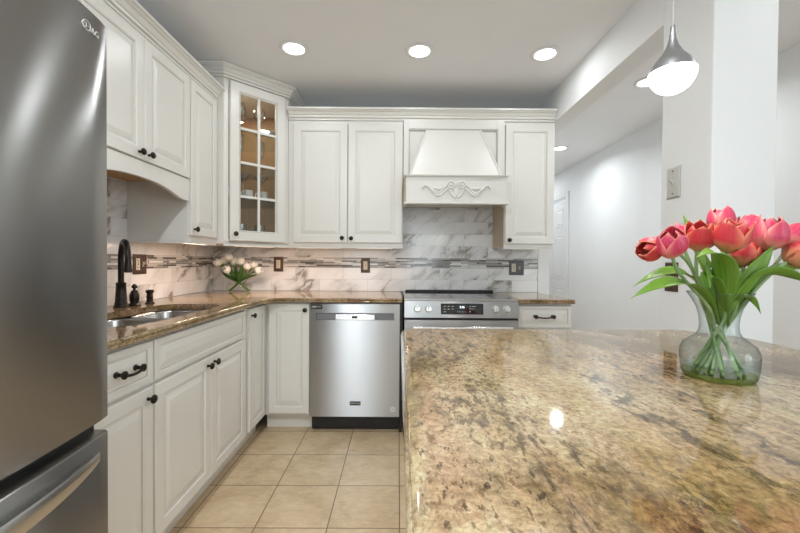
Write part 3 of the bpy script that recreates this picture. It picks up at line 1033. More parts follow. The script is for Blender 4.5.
def bowl(x0, x1, y0, y1, zt, zb, r):
    def rr(x0, x1, y0, y1, r, n=6):
        p = []
        for cx, cy2, a0 in ((x1 - r, y1 - r, 0), (x0 + r, y1 - r, PI / 2), (x0 + r, y0 + r, PI), (x1 - r, y0 + r, 1.5 * PI)):
            for i in range(n + 1):
                a = a0 + PI / 2 * i / n
                p.append((cx + r * math.cos(a), cy2 + r * math.sin(a)))
        return p
    rings = [(0, zt), (.002, zt - .01), (.008, zb + .03), (.016, zb + .010), (.034, zb), ]
    mb = MB(); vs = []; k = 28
    for ins, z in rings:
        vs += [(x, y, z) for x, y in rr(x0 + ins, x1 - ins, y0 + ins, y1 - ins, max(.01, r - ins * .5))]
    fs = []
    for i in range(len(rings) - 1):
        for j in range(k):
            l = (j + 1) % k
            fs.append((i * k + j, i * k + l, (i + 1) * k + l, (i + 1) * k + j))
    fs.append(tuple((len(rings) - 1) * k + j for j in range(k)))
    return mb.add(vs, fs)


for (x0, x1, y0, y1, zb2) in ((-1.355, -.975, 1.430, 1.825, .705), (-1.320, -.975, 1.845, 2.150, .73)):
    o = part('bowl', bowl(x0, x1, y0, y1, .8815, zb2, .07), M['steel_sink'], t, smooth=True, solid=.0015)
    part('drain', MB().lathe([(.0, .003), (.030, .003), (.042, .0045), (.044, .0015), (0, .0012)], ((x0 + x1) / 2, (y0 + y1) / 2, zb2), 'z', 24), M['chrome'], t, smooth=True)
rimv = chaikin([(-.95, 1.40), (-.95, 2.10), (-1.0, 2.185), (-1.30, 2.185), (-1.345, 2.1), (-1.345, 1.88), (-1.385, 1.80), (-1.385, 1.44), (-1.33, 1.395), (-1.0, 1.395)], 2)
# divider bar between the bowls
part('divider', MB().box(-1.32, -.975, 1.8255, 1.8445, .84, .8755), M['steel_sink'], t, bevel=.006)

# ------------------------------------------------------------------ faucet and soap pump
t = thing('faucet', 'dark bronze gooseneck kitchen faucet standing behind the sink', 'faucet', (-1.447, 2.0, ZC))
build('base', MB().lathe([(.034, .0005), (.034, .006), (.031, .011), (.029, .018), (.0295, .022), (.027, .026), (.0235, .09), (.022, .118), (.0235, .121), (.0235, .127), (.017, .130), (.0135, .134), (0, .135)], (0, 0, 0), 'z', 28), M['bronze'], t, smooth=True)
dx, dy = .707, -.707
pts = [(0, 0, .12), (0, 0, .18), (0, 0, .25)]
R_ = .088
for i in range(1, 15):
    a = PI * i / 14
    q = R_ * (1 - math.cos(a)); pts.append((dx * q, dy * q, .25 + R_ * math.sin(a) * 1.02))
pts.append((dx * 2 * R_ + .0, dy * 2 * R_, .225))
build('spout', MB().tube(pts, .0138, 16), M['bronze'], t, smooth=True)
ex, ey = dx * 2 * R_, dy * 2 * R_
build('spray_head', MB().lathe([(.0, .0), (.015, .0), (.0195, .004), (.0185, .010), (.0155, .035), (.0145, .05), (.0, .05)], (ex, ey, .185), 'z', 20), M['bronze'], t, smooth=True)
t = thing('soap_dispenser', 'dark bronze soap pump between the faucet and the small cap', 'soap dispenser', (-1.427, 2.072, ZC))
build('body', MB().lathe([(.030, .0005), (.030, .006), (.026, .011), (.021, .015), (.020, .02), (.0235, .035), (.0235, .055), (.019, .07), (.0145, .078), (.0145, .083), (0, .084)], (0, 0, 0), 'z', 24), M['bronze'], t, smooth=True)
build('pump', MB().lathe([(.007, .083), (.007, .094), (.013, .097), (.014, .104), (.009, .112), (.007, .116), (0, .118)], (0, 0, 0), 'z', 18).tube([(0, 0, .103), (.022, -.018, .106), (.030, -.024, .101)], [.006, .0055, .0045], 10), M['bronze'], t, smooth=True)
t = build('air_gap_cap', MB().lathe([(.024, .0005), (.024, .005), (.018, .009), (.0165, .014), (.0165, .036), (.0185, .041), (.0150, .045), (.0150, .058), (.0185, .062), (.0215, .068), (.0205, .075), (.015, .078), (0, .079)], (0, 0, 0), 'z', 22), M['bronze'], None, smooth=True)
t.location = (-1.414, 2.180, ZC); tag(t, 'short dark bronze cylinder cap, rightmost of the fittings behind the sink', 'sink fitting')

# ------------------------------------------------------------------ outlets and switches
def wallplate(name, label, cat, loc, rz, w, h, gangs, pm, dev):
    """local: x along wall, -y out"""
    t = thing(name, label, cat, loc, rz)
    mb = MB(); e = .006
    vs = [(-w / 2, 0, -h / 2), (w / 2, 0, -h / 2), (w / 2, 0, h / 2), (-w / 2, 0, h / 2)]
    vs += [(-w / 2, -.003, -h / 2), (w / 2, -.003, -h / 2), (w / 2, -.003, h / 2), (-w / 2, -.003, h / 2)]
    vs += [(-w / 2 + e, -.0065, -h / 2 + e), (w / 2 - e, -.0065, -h / 2 + e), (w / 2 - e, -.0065, h / 2 - e), (-w / 2 + e, -.0065, h / 2 - e)]
    fs = [(3, 2, 1, 0)] + [(a + k, a + (k + 1) % 4, a + 4 + (k + 1) % 4, a + 4 + k) for a in (0, 4) for k in range(4)] + [(8, 9, 10, 11)]
    mb.add(vs, fs)
    build('plate', mb, pm, t)
    for gx, kind in gangs:
        if kind == 'outlet':
            o = build('outlet', MB().box(gx - .0165, gx + .0165, -.0085, -.0066, -.034, .034), M[dev], t, bevel=.0015)
            s_b = MB()
            for zz in (-.019, .019):
                s_b.box(gx - .0075, gx - .0050, -.0092, -.0086, zz - .002, zz + .007).box(gx + .0050, gx + .0075, -.0092, -.0086, zz - .002, zz + .006)
                s_b.lathe([(0, -.0091), (.0028, -.0091), (.0028, -.0086), (0, -.0086)], (gx, 0, zz - .008), 'y', 8)
            if len(gangs) == 1 or True: s_b.box(gx - .004, gx + .004, -.0095, -.0086, -.004, .004)
            build('slots', s_b, M['black'], o)
        else:
            o = build('switch_surround', MB().box(gx - .006, gx + .006, -.008, -.0066, -.013, .013), M[dev], t)
            build('toggle', MB().hexa([(gx - .004, -.008, -.008), (gx + .004, -.008, -.008), (gx + .004, -.008, .006), (gx - .004, -.008, .006),
                                       (gx - .003, -.021, .008), (gx + .003, -.021, .008), (gx + .003, -.019, .014), (gx - .003, -.019, .014)]), M[dev], o)
        for zz in ((-.047, .047)):
            build('screw', MB().lathe([(0, .0083), (.0028, .0080), (.0032, .0066), (0, .0066)], (gx, 0, zz), '-y', 10), M['bronze'], t)
    return t


wallplate('wall_outlet', 'bronze double outlet and switch plate on the tiles behind the faucet', 'outlet', (-1.5362, 2.275, 1.136), PI / 2, .118, .118, [(-.023, 'outlet'), (.023, 'switch')], M['plate'], 'ivory')
wallplate('wall_outlet', 'bronze framed ivory outlet on the mosaic just right of the white tulips', 'outlet', (-.994, 3.176, 1.134), 0, .078, .122, [(0, 'outlet')], M['plate'], 'ivory')
wallplate('wall_outlet', 'bronze framed ivory outlet on the mosaic above the dishwasher', 'outlet', (-.273, 3.176, 1.128), 0, .076, .120, [(0, 'outlet')], M['plate'], 'ivory')
wallplate('wall_outlet', 'dark double outlet and switch plate on the tiles right of the stove', 'outlet', (.981, 3.176, 1.117), 0, .122, .120, [(-.024, 'outlet'), (.024, 'switch')], M['hinge'], 'ivory')
M['steelplate'] = simple('switch_plate_steel', (.60, .59, .56), .35, .55, var=.04)
wallplate('light_switch', 'brushed metal toggle switch plate high on the white pier', 'light switch', (XP - .0005, 1.600, 1.500), -PI / 2, .078, .132, [(0, 'switch')], M['steelplate'], 'steelplate')
wallplate('wall_outlet', 'dark bronze outlet plate on the white pier behind the pink tulips', 'outlet', (XP - .0005, 1.605, 1.105), -PI / 2, .075, .122, [(0, 'outlet')], M['plate'], 'plate')

# ------------------------------------------------------------------ text helper
def text_mesh(name, s, size, mat, parent, loc, rot, ext=.0004, world=True, space=1.0, xs=1.0):
    cu = bpy.data.curves.new(name, 'FONT'); cu.body = s; cu.size = size; cu.extrude = ext
    cu.align_x = 'CENTER'; cu.align_y = 'CENTER'; cu.space_character = space
    tmp = bpy.data.objects.new(name + '_tmp', cu); COL.objects.link(tmp)
    dg = bpy.context.evaluated_depsgraph_get(); dg.update()
    me = bpy.data.meshes.new_from_object(tmp.evaluated_get(dg))
    bpy.data.objects.remove(tmp, do_unlink=True)
    Mx = Matrix.Translation(loc) @ rot.to_4x4() @ Matrix.Diagonal((xs, 1, 1, 1))
    me.transform(Mx)
    me.materials.clear(); me.materials.append(mat)
    o = bpy.data.objects.new(name, me); COL.objects.link(o); o.parent = parent
    return o


FRONT = Matrix.Rotation(PI / 2, 3, 'X')                       # reads from -Y
LEFTW = Matrix.Rotation(PI / 2, 3, 'Z') @ Matrix.Rotation(PI / 2, 3, 'X')   # reads from +X

# ------------------------------------------------------------------ dishwasher
dwx, dwy = -.592, 2.580
t = thing('dishwasher', 'stainless steel dishwasher with a pocket handle under the back counter', 'dishwasher', (dwx, dwy, 0))
DWW = .603
mb = MB()
hx0, hx1, hz0, hz1 = .036, .566, .764, .812
mb.box(0, DWW, 0, .022, .108, hz0).box(0, hx0, 0, .022, hz0, hz1).box(hx1, DWW, 0, .022, hz0, hz1).box(0, DWW, 0, .022, hz1, .874)
o = build('front_panel', mb, M['steel'], t)
build('pocket', MB().box(hx0, hx1, .014, .020, hz0, hz1).box(hx0, hx0 + .002, .001, .014, hz0, hz1).box(hx1 - .002, hx1, .001, .014, hz0, hz1), M['greytrim'], t)
o = build('control_strip', MB().box(.170, .433, .001, .012, hz0 + .002, hz1 - .012), M['knobmetal'], t, bevel=.001)
build('display', MB().box(.280, .318, -.0005, .0008, hz0 + .012, hz1 - .020), M['black'], o)
mk = MB()
for k in range(9):
    for (a, b) in ((.185, 0), (.330, 0)):
        x = a + k * .0095; mk.box(x, x + .005, .0003, .0009, .786, .7885)
build('markings', mk, M['greytrim'], o)
build('body', MB().box(.004, DWW - .004, .023, .58, .108, .878), M['greytrim'], t)
build('toe_panel', MB().box(.002, DWW - .002, .045, .54, .010, .107), M['black'], t)
o = build('badge', MB().box(.268, .341, -.003, -.0005, .186, .213), M['black'], t, bevel=.001)
text_mesh('lettering', 'MAYTAG', .0165, M['white'], o, Vector((.3045, -.0034, .1995)), FRONT)
o = build('sticker', MB().lathe([(0, .0010), (.019, .0010), (.019, .0003), (0, .0003)], (.560, 0, .160), '-y', 24), M['white'], t)
o2 = MB()
ringp = [(.560 + .0145 * math.cos(a), -.0014, .160 + .0145 * math.sin(a)) for a in [2 * PI * i / 20 for i in range(21)]]
o2.tube(ringp, .0006, 6, cap=False).box(.550, .570, -.0016, -.0011, .1615, .1635).box(.552, .568, -.0016, -.0011, .156, .158)
build('markings', o2, M['greytrim'], o)
o = build('label_tag', MB().box(.006, .080, -.0015, -.0003, .838, .868), M['black'], t)
o2 = MB()
o2.box(.011, .0135, -.002, -.0016, .845, .861).box(.0195, .022, -.002, -.0016, .845, .861)
o2.hexa([(.0110, -.002, .861), (.0135, -.002, .861), (.0220, -.002, .845), (.0195, -.002, .845), (.0110, -.0016, .861), (.0135, -.0016, .861), (.0220, -.0016, .845), (.0195, -.0016, .845)])
o2.box(.026, .036, -.002, -.0016, .858, .861).box(.026, .036, -.002, -.0016, .845, .848).box(.026, .029, -.002, -.0016, .848, .858).box(.033, .036, -.002, -.0016, .848, .858)
o2.box(.041, .075, -.002, -.0016, .855, .857).box(.041, .073, -.002, -.0016, .850, .852)
build('markings', o2, M['steelplate'], o)
build('side_gap', MB().box(DWW + .001, DWW + .018, .01, .5, .0, .88), M['black'], t)

# ------------------------------------------------------------------ stove
sx0, sx1, sy0 = .040, .800, 2.515
t = thing('stove', 'stainless steel slide in electric stove with four front knobs', 'stove', (sx0, sy0, 0))
SW = sx1 - sx0
build('body', MB().box(.004, SW - .004, .05, .655, .02, .900), M['greytrim'], t)
# sloped control panel
cpv = [(0, .000, .792), (SW, .000, .792), (SW, .048, .792), (0, .048, .792), (0, .022, .902), (SW, .022, .902), (SW, .048, .902), (0, .048, .902)]
o_cp = build('control_panel', MB().hexa(cpv), M['steel'], t, bevel=.002)
rot = Matrix.Rotation(math.radians(-11), 4, 'X')
Pc = Matrix.Translation((0, .0105, .848)) @ rot       # tilted panel frame


def pbuild(name, mb, mat, parent, **kw):
    mb.v = [tuple(Pc @ Vector(p)) for p in mb.v]
    return build(name, mb, mat, parent, **kw)


od = pbuild('display', MB().box(.243, .524, -.004, -.0008, -.033, .038), M['blackglass'], o_cp)
mk = MB()
for r in range(3):
    for c in range(3):
        if (r, c) in ((2, 1), (2, 2)): continue
        x = .262 + c * .026; z = .018 - r * .018
        mk.box(x, x + .013, -.0046, -.0041, z, z + .0028)
for (x, z, w) in ((.432, .018, .01), (.448, .018, .026), (.432, .002, .012), (.452, .002, .010), (.430, -.016, .008), (.350, -.018, .006), (.366, -.018, .006), (.384, -.018, .006), (.402, -.018, .006)):
    mk.box(x, x + w, -.0046, -.0041, z, z + .0028)
pbuild('markings', mk, M['steelplate'], o_cp)
me_o = text_mesh('digits', '2:00', .019, M['led'], o_cp, Vector((.383, -.0045, .014)), FRONT)
me_o.data.transform(Pc)
for kx in (.088, .163, .607, .680):
    k = MB().lathe([(.0245, .0), (.0245, .004), (.021, .006), (.020, .020), (.018, .024), (0, .0245)], (kx, 0, .002), '-y', 24)
    ko = pbuild('knob', k, M['knobmetal'], o_cp, smooth=True)
for kx in (.088, .163, .607, .680):
    pbuild('knob_grip', MB().box(kx - .0045, kx + .0045, -.032, -.0247, -.017, .021), M['knobmetal'], o_cp, bevel=.002)
build('vent_gap', MB().box(.004, SW - .004, .012, .046, .778, .791), M['black'], t)
od = build('oven_door', MB().box(.002, SW - .002, .002, .048, .150, .777).box(.09, SW - .09, .0005, .0018, .26, .62, 1), [M['steel'], M['blackglass']], t, bevel=.003)
hb_ = MB().tube([(.055, -.045, .732), (SW / 2, -.049, .732), (SW - .055, -.045, .732)], .0125, 14)
for hx in (.075, SW - .075): hb_.tube([(hx, .003, .732), (hx, -.045, .732)], .009, 10)
build('handle', hb_, M['knobmetal'], od, smooth=True)
build('drawer_front', MB().box(.002, SW - .002, .004, .048, .03, .146), M['steel'], t, bevel=.003)
ct = build('cooktop', MB().box(.0, SW, .0485, .645, .9025, .915), M['blackglass'], t, bevel=.002)
M['trimsteel'] = simple('cooktop_edge_steel', (.55, .55, .55), .25, 1, var=.02)
build('cooktop_front_trim', MB().box(.0, SW, .020, .048, .9025, .9155), M['trimsteel'], t, bevel=.002)
build('rear_vent', MB().box(.02, SW - .02, .620, .652, .9155, .931), M['black'], t, bevel=.003)
for (bx_, by_, br) in ((.19, .20, .105), (.57, .20, .085), (.19, .46, .075), (.57, .46, .105)):
    pts = [(bx_ + br * math.cos(a), by_ + br * math.sin(a), .9153) for a in [2 * PI * i / 36 for i in range(37)]]
    build('burner_ring', MB().tube(pts, .0006, 4, cap=False), M['greytrim'], ct)

# ------------------------------------------------------------------ refrigerator
fx, fy0, fy1 = -.800, .135, 1.060
t = thing('refrigerator', 'tall dark stainless steel refrigerator with bottom freezer at left', 'refrigerator', (-1.15, .6, 0))
part('body', MB().box(-1.53, -.875, fy0 + .008, fy1 - .008, .03, 1.775), M['greytrim'], t, bevel=.004)
part('foot_grille', MB().box(-1.50, -.86, fy0 + .02, fy1 - .02, .004, .029), M['black'], t)


def curved_door(z0, z1, bow=.030, n=28):
    """front bows out towards +X, rounded at the two vertical edges"""
    mb = MB(); pts = []
    W2 = (fy1 - fy0) / 2; yc = (fy1 + fy0) / 2
    for i in range(n + 1):
        u = -1 + 2 * i / n
        x = fx + bow * (1 - u * u)
        pts.append((x, yc + u * W2))
    # round the vertical edges
    r = .012
    pts = [(fx - r, fy0), (fx - r * .3, fy0 + r * .15)] + [(p[0], p[1]) for p in pts[1:-1]] + [(fx - r * .3, fy1 - r * .15), (fx - r, fy1)]
    pts = [(-.873, fy0)] + pts + [(-.873, fy1)]
    k = len(pts)
    rings = []
    for ins, z in ((.004, z0), (0, z0 + .004), (0, z1 - .004), (.004, z1)):
        rings.append([(p[0] - (ins if 0 < i < k - 1 else 0), p[1], z) for i, p in enumerate(pts)])
    vs = [p for r_ in rings for p in r_]
    fs = []
    for i in range(3):
        for j in range(k):
            l = (j + 1) % k
            fs.append((i * k + j, i * k + l, (i + 1) * k + l, (i + 1) * k + j))
    fs.append(tuple(range(k - 1, -1, -1))); fs.append(tuple(3 * k + j for j in range(k)))
    return mb.add(vs, fs)


dr = part('door', curved_door(.727, 1.800), M['steel_dark'], t, smooth=True, ang=50)
fd = part('freezer_drawer', curved_door(.045, .690), M['steel_dark'], t, smooth=True, ang=50)
part('gasket', MB().box(-.872, -.835, fy0 + .01, fy1 - .01, .6905, .7265), M['darkrubber'], t)
# freezer handle: bowed bar across the drawer, tapering into the door at both ends
hp = []; W2 = (fy1 - fy0) / 2; yc = (fy1 + fy0) / 2
n = 22; vs = []; fs = []
for i in range(n + 1):
    u = -1 + 2 * i / n; y = yc + u * (W2 - .055)
    uu = u * (W2 - .055) / W2
    xs_ = fx + .030 * (1 - uu * uu)
    e = (1 - abs(u) ** 3)
    out = .010 + .034 * e
    zt_ = .668 - .010 * (1 - e) - .0; hh = .016 + .022 * e
    z0_ = zt_ - .050 * (1 - .0) * (.55 + .45 * e)
    sec = [(xs_ - .001, z0_ + .006), (xs_ + out * .9, z0_), (xs_ + out, z0_ + .006), (xs_ + out, zt_ - .010), (xs_ + out * .9, zt_ - .003), (xs_ + out * .78, zt_ - .006), (xs_ + out * .70, z0_ + .016), (xs_ - .001, z0_ + .016)]
    vs += [(a, y, b) for a, b in sec]
k = 8
for i in range(n):
    for j in range(k):
        l = (j + 1) % k
        fs.append((i * k + j, i * k + l, (i + 1) * k + l, (i + 1) * k + j))
fs += [tuple(range(k)), tuple(n * k + j for j in range(k - 1, -1, -1))]
M['handle_steel'] = steel('handle_stainless', (.55, .54, .52), .25, (0, 1, 0), .5)
hd = build('handle', MB().add(vs, fs), M['handle_steel'], fd, smooth=True, ang=40)
# emblem and letters near the top of the door
ly, lz = .995, 1.750


def fxs(y):
    u = (y - yc) / W2
    return fx + .030 * (1 - u * u)


em = MB()
rp = [(fxs(ly - .022) + .0012, ly - .022 + .0120 * math.cos(a), lz + .002 + .0120 * math.sin(a)) for a in [2 * PI * i / 24 for i in range(25)]]
em.tube(rp, .0011, 6, cap=False)
q = rp[0][0]; yy0 = ly - .022; zz0 = lz + .002
em.tube([(q, yy0 - .001, zz0 + .006), (q, yy0 - .001, zz0 - .005), (q, yy0 + .004, zz0 - .005)], .0009, 6)
em.tube([(q, yy0 + .0110, zz0), (q, yy0 + .004, zz0)], .0009, 6)
em.sphere((q, yy0 - .0055, zz0 + .005), .0015, 8)
M['emblem'] = simple('emblem_metal', (.62, .61, .59), .45, .6, var=.03)
o = build('emblem', em, M['emblem'], dr, smooth=True)
yaw_l = math.atan(-2 * .030 * ((ly + .012 - yc) / W2) / W2)
lt = text_mesh('lettering', 'LG', .021, M['emblem'], dr, Vector((fxs(ly + .012) + .0008, ly + .012, lz)), Matrix.Rotation(-yaw_l, 3, 'Z') @ LEFTW, .0006)

# ------------------------------------------------------------------ island
t = thing('kitchen_island', 'large kitchen island with a veined brown granite top in the foreground', 'island', (.6, .55, 0))
ib = MB().box(.060, 1.090, -.52, 1.38, .09, .8785).box(.10, 1.05, -.48, 1.34, 0, .09)
part('base', ib, M['paint'], t)
pn = MB()
for k in range(3):
    pn.panel(.60, .72, .012, .05, -.50 + .625 * k, .13, 0)
pn.v = [(.0595 + p[1], 0 - p[0] + .86, p[2]) for p in pn.v]
part('side_panelling', pn, PT, t)
isl = [(.008, -.60), (1.186, -.60), (1.186, 1.270), (1.172, 1.305), (1.10, 1.385), (1.066, 1.428), (1.030, 1.440), (.040, 1.420), (.020, 1.412), (.010, 1.395)]
EDGE2 = [(.020, 0), (.012, -.0015), (.0075, -.004), (.006, -.0085), (.0035, -.010), (.001, -.013), (0, -.018), (.001, -.023), (.004, -.0275), (.008, -.031), (.012, -.033)]
o = slab('granite_top', isl, None, ZC, M['granite'], t, prof=EDGE2, thick=.035)
o.matrix_parent_inverse = Matrix.Translation(t.location).inverted()

# ------------------------------------------------------------------ recessed ceiling lamps
def downlight(x, y, label, group, power, col=(.915, .97, 1.0), spread=PI):
    t = thing('recessed_light', label, 'ceiling light', (x, y, CZ), 0, group)
    build('trim_ring', MB().lathe([(.058, -.0005), (.085, -.0005), (.088, -.003), (.086, -.006), (.070, -.010), (.060, -.006)], (0, 0, 0), 'z', 36, closed=True), M['trim'], t, smooth=True)
    build('lens', MB().lathe([(0, -.0065), (.062, -.0065), (.064, -.004), (0, -.004)], (0, 0, 0), 'z', 32), M['lamp'], t)
    l = bpy.data.lights.new('lamp_light', 'AREA'); l.shape = 'DISK'; l.size = .11; l.energy = power; l.color = col; l.spread = spread
    lo = bpy.data.objects.new('lamp_light', l); COL.objects.link(lo); lo.parent = t; lo.location = (0, 0, -.012)
    return t


gk = 'recessed lights in the kitchen ceiling'
downlight(-.636, 2.315, 'round recessed ceiling light, leftmost of the three above the cabinets', gk, P_CEIL)
downlight(.119, 2.330, 'round recessed ceiling light, middle of the three above the cabinets', gk, P_CEIL)
downlight(.888, 2.351, 'round recessed ceiling light nearest the beam, right of the three', gk, P_CEIL)
gk2 = 'added fill lights behind the camera'
for x in (-.636, .119):
    downlight(x, .30, 'round ceiling light added out of view to fill the kitchen from behind', gk2, P_REAR * (2.0 if x < 0 else .35))  # invented lamps out of view, powers set to fill the room
gh = 'recessed lights in the hall ceiling'
downlight(1.793, 4.272, 'round recessed hall ceiling light near the panelled door', gh, P_HALL, spread=2.75)
downlight(1.760, 5.75, 'hidden hall ceiling light added to brighten the panelled door', gh, 3.5)  # hidden extra lamp, lifts the dark hall door
downlight(1.746, 2.700, 'round recessed hall ceiling light half hidden behind the pendant lamp', gh, P_HALL, spread=2.75)
downlight(1.746, 1.10, 'round recessed hall ceiling light beyond the right edge of the picture', gh, .8)

# under cabinet lights
def ledbar(loc, rz, w, label, k=1.0):
    t = thing('under_cabinet_light', label, 'light fixture', loc, rz)
    build('housing', MB().box(-w / 2, w / 2, -.014, .014, -.012, -.001), M['white'], t, bevel=.002)
    build('diffuser', MB().box(-w / 2 + .01, w / 2 - .01, -.010, .010, -.0145, -.0125), M['ledbar'], t)
    l = bpy.data.lights.new('led_light', 'AREA'); l.shape = 'RECTANGLE'; l.size = w - .02; l.size_y = .018; l.energy = P_UNDER * k * w / .4; l.color = (1, .74, .58)
    lo = bpy.data.objects.new('led_light', l); COL.objects.link(lo); lo.parent = t; lo.location = (0, 0, -.016)


ledbar((-1.240, 2.345, UZ0), r90, .26, 'slim light bar under the narrow left wall cabinet', 2.2)
ledbar((-1.016, 2.716, UZ0), PI / 4, .30, 'slim light bar under the corner glass cabinet', 2.6)
ledbar((-.60, 2.884, UZ0), 0, .34, 'slim light bar under the left half of the wide back wall cabinet', .9)
ledbar((-.18, 2.884, UZ0), 0, .30, 'slim light bar under the right half of the wide back wall cabinet', .7)

# ------------------------------------------------------------------ pendant lamp
px_, py_ = .604, .85
t = thing('pendant_lamp', 'teardrop pendant lamp with a brushed metal top over the island', 'pendant lamp', (px_, py_, CZ))
zr = 1.585 - CZ       # height of the seam
M['pendmetal'] = simple('pendant_metal', (.36, .36, .37), .36, .9, var=.04)
build('shade', MB().lathe([(.0035, zr + .103), (.0050, zr + .100), (.0058, zr + .088), (.0080, zr + .072), (.0125, zr + .056), (.021, zr + .040), (.033, zr + .026), (.042, zr + .012), (.0455, zr), (.0435, zr), (.040, zr + .012), (.016, zr + .040), (.0025, zr + .072)], (0, 0, 0), 'z', 40), M['pendmetal'], t, smooth=True)
bp = [(.0428, zr + .001)] + [(.0460 * math.cos(a) if a > .02 else .0460, zr - .047 * math.sin(a)) for a in [PI / 2 * i / 12 for i in range(13)]]
bp[-1] = (0, zr - .047)
build('bulb', MB().lathe(bp, (0, 0, 0), 'z', 40), M['bulb'], t, smooth=True)
build('cable', MB().tube([(0, 0, zr + .101), (0, 0, -.02)], .0018, 8), M['steelplate'], t, smooth=True)
build('canopy', MB().lathe([(.055, -.0005), (.055, -.012), (.045, -.022), (.012, -.026), (0, -.026)], (0, 0, 0), 'z', 32), M['pendmetal'], t, smooth=True)
l = bpy.data.lights.new('pendant_light', 'POINT'); l.energy = P_PEND; l.shadow_soft_size = .05; l.color = (1, .96, .9)
lo = bpy.data.objects.new('pendant_light', l); COL.objects.link(lo); lo.parent = t; lo.location = (0, 0, zr - .11)

# ------------------------------------------------------------------ glassware in the corner cabinet
def glass_obj(prof, name, label, cat, loc, group=None, n=24, mat='glassware'):
    o = build(name, MB().lathe(prof, (0, 0, 0), 'z', n), M[mat], None, smooth=True, ang=60)
    o.location = loc
    tag(o, label, cat, group)
    return o


wine = [(.034, .0005), (.034, .002), (.006, .006), (.0035, .012), (.0035, .085), (.010, .092), (.030, .105), (.041, .125), (.043, .145), (.039, .170), (.033, .190)]
flute = [(.030, .0005), (.030, .002), (.005, .006), (.0035, .012), (.0035, .070), (.010, .080), (.020, .110), (.0235, .150), (.021, .195)]
martini = [(.036, .0005), (.036, .002), (.006, .006), (.0035, .012), (.0035, .105), (.006, .112), (.056, .172)]
tumbler = [(.0, .0005), (.034, .0005), (.036, .006), (.038, .125)]


def cabpos(u, v, z):
    """u along the diagonal from P1 (metres), v inwards from the door"""
    d = Vector((.7071, .7071)); n_ = Vector((-.7071, .7071))
    q = P1 + d * u + n_ * v
    return (q.x, q.y, z)


s3, s2_, s1_, s0_ = shz[2] + .0045, shz[1] + .0045, shz[0] + .0045, CZ0 + .0185
w1 = glass_obj(wine, 'wine_glass', 'clear wine glass on the top shelf behind the left panes', 'glass', cabpos(.145, .10, s3))


def copy_glass(src, label, loc, group=None):
    c = src.copy(); COL.objects.link(c); c.location = loc; c['label'] = label
    if group: c['group'] = group
    return c


copy_glass(w1, 'clear wine glass on the top shelf behind the right panes', cabpos(.290, .10, s3))
copy_glass(w1, 'clear wine glass at the back of the top shelf', cabpos(.19, .20, s3))
f1 = glass_obj(flute, 'champagne_flute', 'clear champagne flute on the second shelf behind the left panes', 'glass', cabpos(.150, .10, s2_))
copy_glass(f1, 'clear champagne flute on the second shelf behind the right panes', cabpos(.315, .12, s2_))
m1 = glass_obj(martini, 'martini_glass', 'clear martini glass on the third shelf behind the left panes', 'glass', cabpos(.175, .11, s1_))
copy_glass(m1, 'clear martini glass on the third shelf behind the right panes', cabpos(.305, .11, s1_))
t1 = glass_obj(tumbler, 'tumbler', 'clear straight tumbler on the cabinet bottom behind the left panes', 'glass', cabpos(.155, .10, s0_))
copy_glass(t1, 'clear straight tumbler on the cabinet bottom behind the right panes', cabpos(.300, .12, s0_))
b = glass_obj([(.0, .0005), (.03, .0005), (.034, .006), (.058, .030), (.075, .038), (.074, .041), (.055, .034), (.03, .010), (0, .009)], 'white_dish', 'shallow white dish on the top shelf of the glass cabinet', 'dish', cabpos(.345, .075, s3), mat='white')
b.scale = (.8, .8, .7)


def mug(loc, label, rz):
    t = thing('mug', label, 'mug', loc, rz)
    build('cup', MB().lathe([(0, .0005), (.026, .0005), (.030, .004), (.033, .030), (.034, .072), (.031, .072), (.030, .030), (.026, .008), (0, .007)], (0, 0, 0), 'z', 24), M['white'], t, smooth=True)
    build('handle', MB().tube([(.0325, 0, .060), (.050, 0, .058), (.056, 0, .040), (.050, 0, .022), (.0318, 0, .018)], .0045, 8), M['white'], t, smooth=True)


mug(cabpos(.120, .150, s1_), 'white mug, leftmost on the third shelf of the glass cabinet', PI / 4)
mug(cabpos(.232, .160, s1_), 'white mug between the martini glasses in the glass cabinet', PI / 4 + 3.4)
mug(cabpos(.340, .150, s1_), 'white mug, rightmost on the third shelf of the glass cabinet', PI / 4 + 3.0)

# ------------------------------------------------------------------ flowers
def uvgrid(rows):
    """rows: list of rows of (point, u, v)"""
    mb = MB(); mb.uv = []
    k = len(rows[0])
    for r in rows:
        for p, u, v in r:
            mb.v.append(tuple(p)); mb.uv.append((u, v))
    for i in range(len(rows) - 1):
        for j in range(k - 1):
            mb.f.append((i * k + j, i * k + j + 1, (i + 1) * k + j + 1, (i + 1) * k + j)); mb.mi.append(0)
    return mb


def petal(ang, Rm, Hh, tip, outer_, lean, wid=1.0):
    rows = []
    ns, ntt = 12, 8
    for i in range(ns + 1):
        s = i / ns
        # egg-like profile
        if s < .45: r = Rm * math.sin(PI / 2 * (s / .45)) ** .75 if s > 0 else 0
        else:
            q = (s - .45) / .55; r = Rm * (1 - (1 - tip) * (q ** 2.0))
        r = max(r, .0025) + (.0016 if outer_ else -.0008)
        q = max(0, (s - .40) / .60)
        sh = max(.03, (1 - q ** 2.3)) ** .62 * (.62 + .38 * min(1, s / .3))
        ha = math.radians(64) * wid * sh
        row = []
        for j in range(ntt + 1):
            tt = -1 + 2 * j / ntt
            a = ang + tt * ha
            rr = r + .0022 * (tt * tt) * (1 if outer_ else -.3) + lean * s * s * Rm
            z = Hh * s - .0035 * tt * tt * (s)
            row.append(((rr * math.cos(a), rr * math.sin(a), z), (tt + 1) / 2, s))
        rows.append(row)
    return uvgrid(rows)


